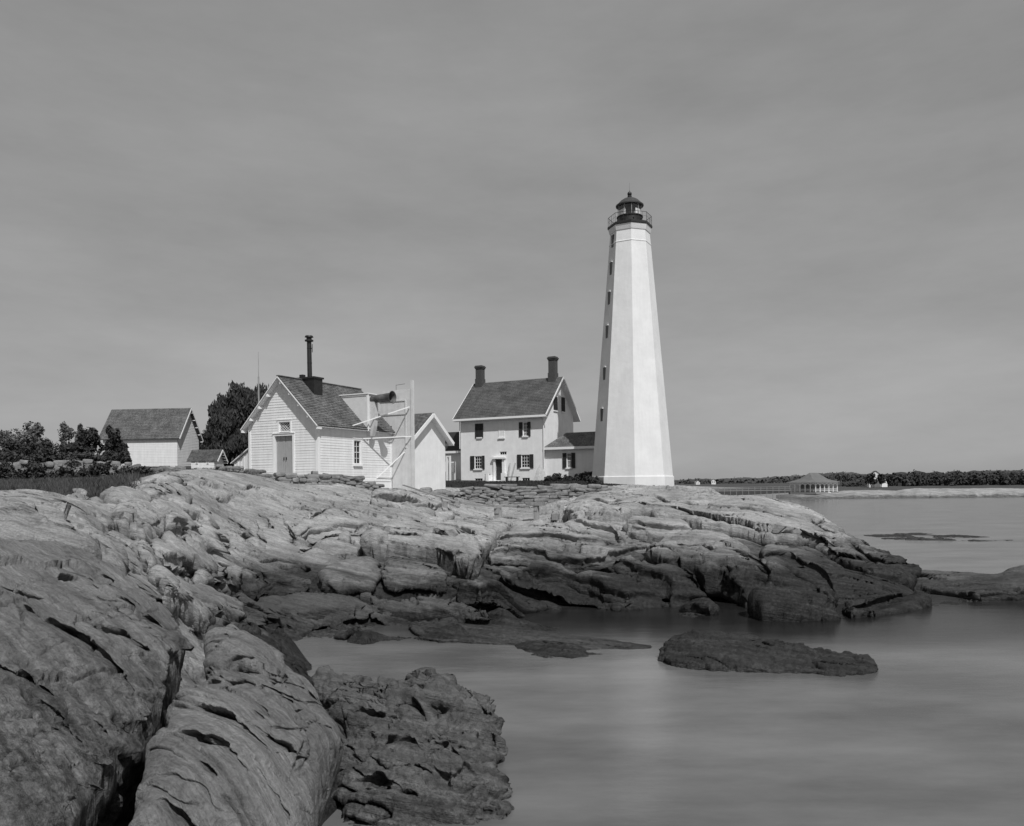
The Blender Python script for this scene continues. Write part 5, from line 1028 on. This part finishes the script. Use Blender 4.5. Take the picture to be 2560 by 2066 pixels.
# stone walls
stone_wall('long low stone wall at the far left, overgrown with dark vines', [PX(-120,52), PX(60,52), PX(150,52), PX(250,53), PX(340,54)], [1.35,1.35,1.3,1.2,.9], sz=(.6,.28), seed=11)
stone_wall('ruined stone wall end between the vines and the tiny shed', [PX(395,52), PX(430,51), PX(470,50), PX(500,49)], [.6,.5,.4,.3], sz=(.6,.22), seed=12)
stone_wall('low tumbled stone wall running below the lean-to of the fog signal house', [PX(490,46), PX(560,42.5), PX(640,41.5), PX(715,40.8)], [.35,.42,.42,.35], sz=(.5,.17), seed=13)
stone_wall('low dark-jointed stone wall in front of the clapboard side of the fog signal house', [PX(700,40.3), PX(800,41.5), PX(900,43.5), PX(955,45)], [.5,.6,.6,.4], sz=(.5,.17), seed=14)
stone_wall('flat-topped dry stone retaining wall below the keeper\'s lawn', [PX(1165,59.3), PX(1260,59.1), PX(1350,59.0), PX(1440,58.8), PX(1515,58.5)], [1.25,1.32,1.32,1.32,1.35], sz=(.95,.22), th=.8, seed=15, absz=3.5)
stone_wall('rough lower course of tumbled stones under the retaining wall', [PX(1130,57), PX(1250,56), PX(1380,55.5), PX(1450,56)], [.25,.3,.35,.2], sz=(.8,.2), th=1.0, seed=16, gap=.45)
stone_wall('loose stone heap between the white foundation and the fish barrels', [PX(1050,52), PX(1110,53), PX(1165,57)], [.3,.35,.45], sz=(.6,.18), th=.9, seed=17, gap=.2)
# vines over the left wall
vb = []
for i in range(34):
    px = -40+i*12.5; 
    x, y, z = at(px+r_.uniform(-8,8), 1175+r_.uniform(-14,22), 51.2); vb.append((x, y, z, r_.uniform(.3,.8), .45, r_.uniform(.2,.6)))
o = leaves('vine', vb, 17000, .11, M_leaf, None, (0,0,0), 61); tag(o, 'tangled dark vine spreading over the long stone wall at the left', 'vine')
# shrubs under the wing
sb = []
for i in range(34):
    px = 1368+i*3.9; py = 1199-9*math.exp(-((i-28)/9)**2)+r_.uniform(-3, 3); x, y, z = at(px, py, 74.3); sb.append((x, y, z, .45, .35, r_.uniform(.22,.5)))
for i in range(9):
    px = 1470+i*6; x, y, z = at(px, 1200+i*2.2, 69); sb.append((x, y, z, .5, .5, .4))
o = leaves('shrub', sb, 15000, .10, M_leaf, None, (0,0,0), 62); tag(o, 'ragged row of dark plants along the foot of the right wing, reaching the tower', 'shrub')
# grass tufts
def grass(name, label, region, n, hgt, v, seed):
    r_ = np.random.default_rng(seed); X, Y = region(n, r_); Z = np.array([gz(a, b) for a, b in zip(X, Y)]); k = len(X); ang = r_.uniform(0, 6.28, k); w = .018+.012*r_.random(k); w = w*np.clip(Y/25, 1, 3); h = hgt*r_.uniform(.4, 1.2, k); lx = r_.normal(size=k)*h*.4; ly = r_.normal(size=k)*h*.3
    A = np.stack([X-w*np.cos(ang), Y-w*np.sin(ang), Z-.03], 1); Bq = np.stack([X+w*np.cos(ang), Y+w*np.sin(ang), Z-.03], 1); C = np.stack([X+lx, Y+ly, Z+h], 1)
    V = np.stack([A, Bq, C], 1).reshape(-1, 3); o = link(name, np_mesh(name, V, np.arange(3*k).reshape(k, 3), False), None, simple(name+'_blades', v, .9, .5, .6, 0)); return tag(o, label, 'grass', kind='stuff')
def reg1(n, r_):
    Y = r_.uniform(24, 50, n*3); u = r_.uniform(-.8, -.40, n*3); X = u*Y; m = (noise3(X*.35, Y*.35, Y*0) > -.05-(Y-30)*.02) & (u < -.475-.04*r_.random(n*3)); return X[m][:n], Y[m][:n]
grass('grass', 'rough dark grass on the slope below the vine-covered wall', reg1, 52000, .36, .065, 71)
def reg2(n, r_):
    X = r_.uniform(-12, 10, n); Y = r_.uniform(63.5, 77, n); return X, Y
grass('grass', "short dark lawn in front of the keeper's house", reg2, 26000, .16, .035, 72)
def reg3(n, r_):
    Y = r_.uniform(40, 75, n*2); u = r_.uniform(-.7, -.33, n*2); return (u*Y)[:n], Y[:n]
grass('grass', 'rough grass on the bank around the barn', reg3, 20000, .28, .05, 73)
# thin white pole
mb = MB(); mb.cyl((0,0,-1), (0,0,0), .12, .10, 8); p0 = at(647,1012,60); zz = at(646,880,60)[2]; gzz = gz(p0[0], p0[1]); zm = at(647,975,60)[2]-gzz
mb = MB(); mb.cyl((0,0,-.5), (0,0,zm+1), .085, .06, 8); mb.cyl((0,0,zm+1), (0,0,zz-gzz), .028, .012, 6)
o = mb.build('flagpole', M_wood, None, True); o.location = (p0[0], p0[1], gzz); tag(o, 'thin white mast rising behind the left slope of the fog signal house roof', 'flagpole')
# plank rail on posts over the rocks
def bench_post(px, py, D, h, lb, w=.17):
    x, y, z = at(px, py, D); z = gz(x, y); m = MB(); m.box(-w, w, -w, w, -.3, h); m.box(-w*.9, w*.9, -w*1.25, -w, h-.3, h); o = m.build('post', M_wood, None); o.location = (x, y, z); o.rotation_euler = (0, 0, RZ); return tag(o, lb, 'post', 'posts of the slipway on the rocks'), (x, y, z+h)
o1, p1 = bench_post(1110, 1252, 44, .72, 'sunlit timber post under the near plank beside the wire fish pots', .15)
o2, p2 = bench_post(1245, 1268, 45.5, .82, 'leaning timber post under the far end of the dark plank')
o3, p3 = bench_post(1341, 1282, 47, .85, 'lone pale timber post on the rocks below the retaining wall', .13)
pA = at(1008, 1213, 46); mb = MB(); mb.bar(pA, (p1[0]+.6, p1[1], p1[2]+.03), .16, .06); mb.bar((p1[0]-.1, p1[1], p1[2]+.06), (p2[0]+.15, p2[1], p2[2]+.05), .30, .07)
o = mb.build('plank', M_wood2, None); tag(o, 'long narrow weathered plank laid end to end over the timber posts', 'plank')
x, y, z = p3; m = MB(); m.box(-.5, .5, -.22, .22, 0, .22); o = m.build('timber_block', M_wood2); o.location = (x, y, z+.01); o.rotation_euler = (0, 0, -.3); tag(o, 'dark squared block on top of the lone pale post', 'block')
# lobster pots and barrel
def pot(px, py, D, L_, r, lb, rot, cat='lobster pot', slats=16):
    x, y, z = at(px, py, D); z = gz(x, y); root = empty('lobster_pot', (x, y, z), lb, cat, rz=rot)
    m = MB(); 
    for i in range(slats):
        a = math.pi*i/(slats-1); c, s = math.cos(a)*r, math.sin(a)*r*1.15; m.bar((-L_/2, c, s), (L_/2, c, s), .035, .016)
    m.box(-L_/2, L_/2, -r, r, -.02, .015); m.build('slats', M_wood, root)
    for xx in (-L_/2, 0, L_/2):
        m = MB(); pr = None
        for i in range(11):
            a = math.pi*i/10; q = (xx, math.cos(a)*r*.97, math.sin(a)*r*1.12)
            if pr: m.bar(pr, q, .03)
            pr = q
        m.build('bow', M_wood, root)
    return root
pot(1066, 1224, 47, 1.0, .36, 'rounded wire-like lobster pot, pale, left of the dark open barrel', -.5)
pot(1130, 1236, 50, .9, .30, 'slatted lobster pot lying on the rocks right of the timber post', -.2)
pot(1012, 1232, 45, .7, .26, 'small slatted pot half buried beside the white foundation', -.7)
x, y, z = at(1389, 1285, 46); z = gz(x, y); root = empty('crate', (x, y, z), 'small slatted crate with wire handle, standing in the dark gap below the retaining wall', 'crate', rz=.1)
m = MB()
for i in range(5): m.box(-.22+i*.10, -.16+i*.10, -.16, -.14, 0, .34)
for z_ in (0, .16, .32): m.box(-.25, .25, -.14, -.12, z_, z_+.04)
m.box(-.25, -.23, -.12, .15, 0, .36); m.box(.23, .25, -.12, .15, 0, .36); m.box(-.25, .25, .13, .15, 0, .36); m.box(-.25, .25, -.12, .14, 0, .02); m.build('frame', M_wood2, root)
m = MB(); pr = None
for i in range(9):
    a = math.pi*i/8; q = (math.cos(a)*.22, 0, .36+math.sin(a)*.2)
    if pr: m.bar(pr, q, .015)
    pr = q
m.build('handle', M_black, root)
x, y, z = at(1092, 1222, 49); z = gz(x, y); root = empty('barrel', (x, y, z), 'dark barrel on its side with open mouth, between the lobster pots and the plank', 'barrel', rz=-.9)
vs = []; m = MB(); n = 16; prof = [(-.42,.24),(-.2,.30),(.0,.32),(.2,.30),(.42,.25),(.42,.22),(.2,.27),(-.2,.27),(-.40,.0)]
V = [(c, r*math.cos(2*math.pi*i/n), .34+r*math.sin(2*math.pi*i/n)) for c, r in prof for i in range(n)]; m.add(V, [(k*n+i, k*n+(i+1) % n, (k+1)*n+(i+1) % n, (k+1)*n+i) for k in range(len(prof)-1) for i in range(n)]); m.build('body', M_wood2, root, True)
for c in (-.3, .3):
    m = MB(); m.lathe([(.305,-.02),(.31,0),(.305,.02)], 16); ob = m.build('hoop', M_black, root); ob.rotation_euler = (0, math.pi/2, 0); ob.location = (c, 0, .34)
# things before the keeper's house
def kf(px, py, y): x, z = KF.front(px, py, y); p = KF.pt(x, y, 0); return (p.x, p.y, gz(p.x, p.y))
q = kf(1279, 1200, -1.0)
for px0, px1, lb in ((1270, 1275, 'left pale sloping board leaning against the front wall right of the doorstep'), (1277, 1288, 'right pale sloping board leaning beside the first, under the lower right window')):
    a = kf(px0, 1200, -1.1); b = KF.front(px1, 1158, -.1); bp_ = KF.pt(b[0], -.1, b[1]); m = MB(); m.bar((0,0,0), tuple(bp_-Vector(a)), .13, .04); o = m.build('leaning_board', M_wood); o.location = a; tag(o, lb, 'board')
a = kf(1280, 1201, -1.8); root = empty('bench', a, 'low dark garden bench before the leaning boards on the lawn', 'bench', rz=RZ); MB().box(-.8, .8, -.2, .2, .42, .48).build('seat', M_dark, root)
for sx in (-.6, .6): MB().box(sx-.04, sx+.04, -.18, .18, 0, .42).build('leg', M_dark, root)
a = kf(1219, 1201, -.5); root = empty('stool', a, 'small dark stool by the front wall left of the doorstep', 'stool', rz=RZ); MB().box(-.22, .22, -.2, .2, .62, .68).build('seat', M_dark, root)
for sx in (-.17, .17):
    for sy in (-.15, .15): MB().bar((sx*1.2, sy*1.2, 0), (sx, sy, .62), .05).build('leg', M_dark, root)
a = kf(1350, 1200, -1.0)
m = MB(); n_ = 10; vs = [(0, 0, 1.75)]+[(math.cos(2*math.pi*i/n_)*(.75+.12*math.sin(i*2.3)), math.sin(2*math.pi*i/n_)*.6, .02) for i in range(n_)]+[(math.cos(2*math.pi*i/n_)*(.36+.09*math.cos(i*3.1)), math.sin(2*math.pi*i/n_)*.3, 1.05) for i in range(n_)]
m.add(vs, [(0, 1+n_+i, 1+n_+(i+1) % n_) for i in range(n_)]+[(1+i, 1+(i+1) % n_, 1+n_+(i+1) % n_, 1+n_+i) for i in range(n_)]); o = m.build('canvas_cover', M_cloth, None); o.location = a; tag(o, 'pale draped canvas heap at the right corner of the keeper\'s house', 'canvas cover')
a = kf(1340, 1200, -2.6)
a = kf(1123, 1200, .2); root = empty('pump', a, 'dark pump with rounded top on a box beside the left wing', 'pump', rz=RZ); MB().box(-.45, .45, -.3, .3, 0, .95).build('box', M_wood2, root); m = MB(); m.lathe([(.2,.95),(.22,1.3),(.24,1.6),(.15,1.85),(.04,1.95)], 12); m.build('body', M_black, root, True)
a = kf(1117.5, 1160, -.6); m = MB(); m.box(-.10, .10, -.1, .1, 0, 2.5); m.box(.3, .45, -.1, .1, 0, 2.5); m.box(-.10, .45, -.1, .1, 2.5, 2.62); o = m.build('gate_frame', M_white2); o.location = a; o.rotation_euler = (0, 0, RZ); tag(o, 'narrow white gate frame between the oil house and the left wing', 'gate frame')
# ------------------------------------------------------------------ across the water
def far_strip(name, pxs, D0, D1, prof, amp, m, seed, label=None, kind='structure', nx=500, ny=26, cols=None):
    """low shore: height profile along X between distances D0..D1"""
    u = np.linspace(*pxs, nx); a = (u-HX)/FPX; t = np.linspace(0, 1, ny); T_, A_ = np.meshgrid(t, a, indexing='ij'); Dd = D0+(D1-D0)*T_+amp*4*fbm(A_*60+seed, T_*0, T_*0+1, 3)*(T_ < .5); X = A_*Dd; h = np.interp(u, [p[0] for p in prof], [p[1] for p in prof])[None, :]
    Z = h*np.clip(T_*5, 0, 1)**.5*(1-.25*T_)+amp*fbm(X*.09+seed, Dd*.09, X*0, 4)*np.clip(T_*6, 0, 1); Z[0] = -.6
    V = np.stack([X.ravel(), Dd.ravel(), Z.ravel()], 1); return tag(link(name, np_mesh(name, V, grid_faces(ny, nx)), None, m), kind=kind)
M_far = rock_mat('far_rock', dry=.36, wet=.06, tide0=.2, tide1=1.5)
far_strip('far_shore', (1940, 3000), 222, 290, [(1940,.05),(1960,.5),(2000,1.2),(2090,1.7),(2130,2.1),(2200,2.1),(2240,1.7),(2260,2.4),(2320,2.6),(2400,2.3),(2500,2.5),(2700,1.5),(3000,2)], .35, M_far, 3)
M_farland = simple('far_ground', .045, .95, .4, .05, 0)
V = []; pts_ = [(-900, 300), (3400, 300)]
nx = 300; u = np.linspace(1500, 3400, nx); a = (u-HX)/FPX; rows = []
for Dd, z in ((292,-.8),(300,1.0),(340,1.4),(420,2.0),(480,2.6),(700,3.2),(1000,4),(1400,4.5)):
    rows.append(np.stack([a*Dd, np.full(nx, Dd*1.0), z+np.where(u < 2000, -2.2*(Dd < 450), 0)+.3*fbm(a*40, a*0+Dd, a*0, 3)], 1))
tag(link('far_land', np_mesh('far_land', np.concatenate(rows), grid_faces(len(rows), nx)), None, M_farland), kind='structure')
def far_wood(name, label, prof, D, spread, size, n, seed, m, spike=0):
    r_ = np.random.default_rng(seed); V = []; N = []
    for i in range(n):
        px = r_.uniform(prof[0][0], prof[-1][0]); py = np.interp(px, [p[0] for p in prof], [p[1] for p in prof])+abs(r_.normal())*3.0; Dd = D+r_.uniform(0, spread); x, y, z = at(px, py, Dd); s = size*r_.uniform(.6, 1.3); k = 34
        hh = s*(1.9 if r_.random() < spike else 1.0)
        d = r_.normal(size=(k, 3)); d /= np.linalg.norm(d, axis=1)[:, None]; hz = r_.random(k)
        c = np.array([x, y, z-hh])+d*np.array([s, s, hh])*(.5+.5*r_.random(k))[:, None]; c[:, 2] -= hz*s*1.5
        t = r_.normal(size=(k, 3)); t /= np.linalg.norm(t, axis=1)[:, None]; w = np.cross(t, d); sz = s*.26*r_.uniform(.5, 1.2, k)[:, None]
        V.append(np.stack([c-t*sz, c+w*sz, c+t*sz, c-w*sz], 1).reshape(-1, 3))
    # solid body of the wood behind the crowns
    V = np.concatenate(V); F = np.arange(len(V)).reshape(-1, 4)
    u = np.linspace(prof[0][0], prof[-1][0], 400); py = np.interp(u, [p[0] for p in prof], [p[1] for p in prof])+4+2.5*fbm(u*.05, u*0, u*0+seed, 4); top = np.array([at(a_, b_, D+spread*.4) for a_, b_ in zip(u, py)]); bot = top.copy(); bot[:, 2] = -1; back = top.copy(); back[:, 1] += spread*.8; back[:, 0] *= (back[:, 1]/top[:, 1]); bb = np.concatenate([bot, top, back]); bf = grid_faces(3, 400)+len(V)
    V = np.concatenate([V, bb]); F = np.concatenate([F, bf]); o = link(name, np_mesh(name, V, F, False), None, m); return tag(o, label, 'wood', kind='stuff')
far_wood('far_wood', 'pale distant wooded hills behind the boardwalk', [(1500,1200),(1700,1196),(1750,1193),(1780,1195),(1850,1190),(1900,1192),(1930,1188),(1990,1186),(2030,1181),(2080,1179),(2110,1176),(2150,1180),(2200,1190),(2300,1194),(3300,1180)], 900, 120, 7.0, 2600, 5, simple('far_hill_leaf', .055, .95, .4, .02, 0))
far_wood('near_wood', 'dark evergreen wood on the far shore at the right', [(2100,1204),(2135,1197),(2160,1186),(2178,1178),(2200,1183),(2230,1181),(2255,1175),(2270,1180),(2290,1172),(2315,1179),(2340,1175),(2365,1180),(2390,1172),(2410,1178),(2430,1174),(2520,1172),(2700,1176),(3300,1160)], 430, 40, 3.6, 2300, 6, simple('near_wood_leaf', .038, .95, .5, .05, 0), .3)
def pavilion():
    D = 236; F = Frame(1975, 1231, D, -.85); root = empty('pavilion', F.o, 'white bathing pavilion with hipped roof and arched veranda across the water', 'pavilion', rz=-.85)
    # front runs along local x to px 2039, side along local y to px 2093
    xr = 9.2; dp = 11.0; H = 2.9; 
    e = 1.0
    xr = F.front(2039, 1225)[0]; F2y = F.side(2093, 1225, xr)[0]; dp = min(max(F2y, 6), 16)
    def hip(x0, x1, y0, y1, z0, z1, k): 
        m = MB(); m.add([(x0,y0,z0),(x1,y0,z0),(x1,y1,z0),(x0,y1,z0),(x0+k,y0+k,z1),(x1-k,y0+k,z1),(x1-k,y1-k,z1),(x0+k,y1-k,z1)], [(0,1,5,4),(1,2,6,5),(2,3,7,6),(3,0,4,7),(4,5,6,7),(3,2,1,0)]); return m
    mr_ = simple('pavilion_roof', .13, .9, .2, .5, .2)
    r1 = hip(-e, xr+e, -e, dp+e, H, H+1.0, 3.0).build('veranda_roof', mr_, root); hip(1.9, xr-1.9, 1.9, dp-1.9, H+.98, H+2.9, 2.2).build('roof', mr_, root)
    MB().box(2.2, xr-2.2, 2.2, dp-2.2, -.5, H+.5).build('wall', simple('pavilion_wall', .22, .9, .3, 1, 0), root); MB().box(-.3, xr+.3, -.3, dp+.3, -.6, 0).build('floor', M_wood2, root)
    MB().box(-.2, xr+.2, -.2, -.1, H-.3, H).box(xr+.1, xr+.2, -.1, dp+.2, H-.3, H).build('fascia', M_white2, root)
    n = 5
    for i in range(n+1):
        MB().box(xr*i/n-.1, xr*i/n+.1, -.1, .1, 0, H-.3).build('post', M_white2, root)
        if i: y = dp*i/n; MB().box(xr-.12, xr+.12, y-.12, y+.12, 0, H-.3).build('post', M_white2, root)
    ar = MB()
    def arch(p, q):
        p = Vector(p); q = Vector(q); pr = None
        for k in range(9):
            a = math.pi*k/8; c = p.lerp(q, .5-.5*math.cos(a)); c = Vector((c.x, c.y, H-1.1+math.sin(a)*.7))
            if pr: ar.bar(pr, c, .12, .22)
            pr = c
    for i in range(n):
        arch((xr, dp*i/n, 0), (xr, dp*(i+1)/n, 0)); arch((xr*i/n, 0, 0), (xr*(i+1)/n, 0, 0))
    ar.build('arches', M_white2, root)
    rl = MB(); 
    for z in (.35, .95): rl.bar((xr, 0, z), (xr, dp, z), .07); rl.bar((0, 0, z), (xr, 0, z), .07)
    for k in range(40): rl.bar((xr, dp*k/40, .35), (xr, dp*k/40, .95), .04); rl.bar((xr*k/40, 0, .35), (xr*k/40, 0, .95), .04)
    rl.build('railing', M_white2, root)
    st = MB()
    for k in range(6): st.box(xr+.2+k*.35, xr+.55+k*.35, dp*.5, dp*.5+1.6, -.3-k*.22, -.15-k*.22)
    st.build('steps', M_white2, root)
pavilion()
def boardwalk():
    a0 = at(1640, 1230, 232); a1 = at(1975, 1226, 236); z = a1[2]; root = empty('boardwalk', (a0[0], a0[1], 0), 'long railed timber boardwalk on stilts leading to the pavilion', 'boardwalk'); o = Vector((a0[0], a0[1], 0)); p = Vector((a0[0], a0[1], z))-o; q = Vector((a1[0], a1[1], z))-o
    MB().bar(p, q, 1.8, .18).build('deck', M_wood2, root); n = 22
    for zz in (.55, 1.1): MB().bar(p+Vector((0,-.8,zz)), q+Vector((0,-.8,zz)), .09).build('rail', M_wood2, root)
    for i in range(n+1):
        c = p.lerp(q, i/n); MB().bar(c+Vector((0,-.8,-3.2)), c+Vector((0,-.8,1.1)), .13).build('post', M_wood2, root)
boardwalk()
def far_house(px, py, D, w, h, lb, ang=-.3):
    x, y, z = at(px, py, D); root = empty('far_house', (x, y, z), lb, 'house', rz=ang); m = MB(); m.prism([(-w/2,-6),(w/2,-6),(w/2,h*.6),(0,h),(-w/2,h*.6)], 0, w*1.2); m.build('wall', M_white, root)
    r_ = MB(); r_.add([(-w*.56,-.4,h*.54),(0,-.4,h*1.03),(0,w*1.25,h*1.03),(-w*.56,w*1.25,h*.54),(w*.56,-.4,h*.54),(w*.56,w*1.25,h*.54)], [(0,1,2,3),(1,4,5,2)]); r_.build('roof', M_shX, root)
    for s_ in (-.25, .15): MB(MF).box(s_*w-.3, s_*w+.4, 0, .05, h*.2, h*.45).build('window', M_glass, root)
far_house(2190, 1207, 405, 6.5, 6.0, 'white cottage half hidden among dark trees on the far shore')
far_house(2210, 1210, 400, 4, 3.2, 'little white outbuilding right beside the half hidden cottage', .2)
far_house(1745, 1211, 760, 4, 3.6, 'tiny white house on the distant shore nearest to the tower', .1)
far_house(1784, 1209, 770, 4.2, 4.4, 'tiny white house on the distant shore, second from the tower', -.2)
for i, (px, r1) in enumerate(((2178, 16), (2203, 13), (2222, 11))):
    tree('tree', ('pale-stemmed tree left of the half hidden cottage', 'slim tree standing before the half hidden cottage', 'small tree right of the half hidden cottage')[i], at(px, 1226, 385), ell(px, 1198, 385, r1*.7, r1, 7, .4, 80+i), 900, .8, M_leaf, 80+i, tr=.25)
# tidal reef in the far water
for i, (pp, lb) in enumerate((([(2135,1341),(2200,1340),(2260,1335),(2330,1337),(2400,1343),(2520,1346),(2420,1349),(2300,1345),(2200,1347)], 'thin dark reef, the upper line of rocks just breaking the far water'), ([(2180,1350),(2260,1349),(2330,1350),(2440,1352),(2560,1354),(2440,1358),(2330,1355),(2250,1353)], 'thin dark reef, the lower broken line of rocks in the far water'))):
    thing_rock('reef', lb, 'reef', pp, plane=A3((2135,1345,'z',-.1),(2600,1345,'z',-.1),(2300,1300,'z',-.1)), T=.14, Tb=.5, w=1.5, h=.0012, m=M_weed, disp=(.08,.1,.05), k=1, seed=50+i, jit=.5)
if globals().get('DBG'):
    for px in (0,100,200,300,340,400,450,500): print('GZ', px, [(D, round(gz(*PX(px, D)), 2), round(HY-(gz(*PX(px, D))-EYE)/D*FPX)) for D in (30,35,40,45,52,60,75,95)])
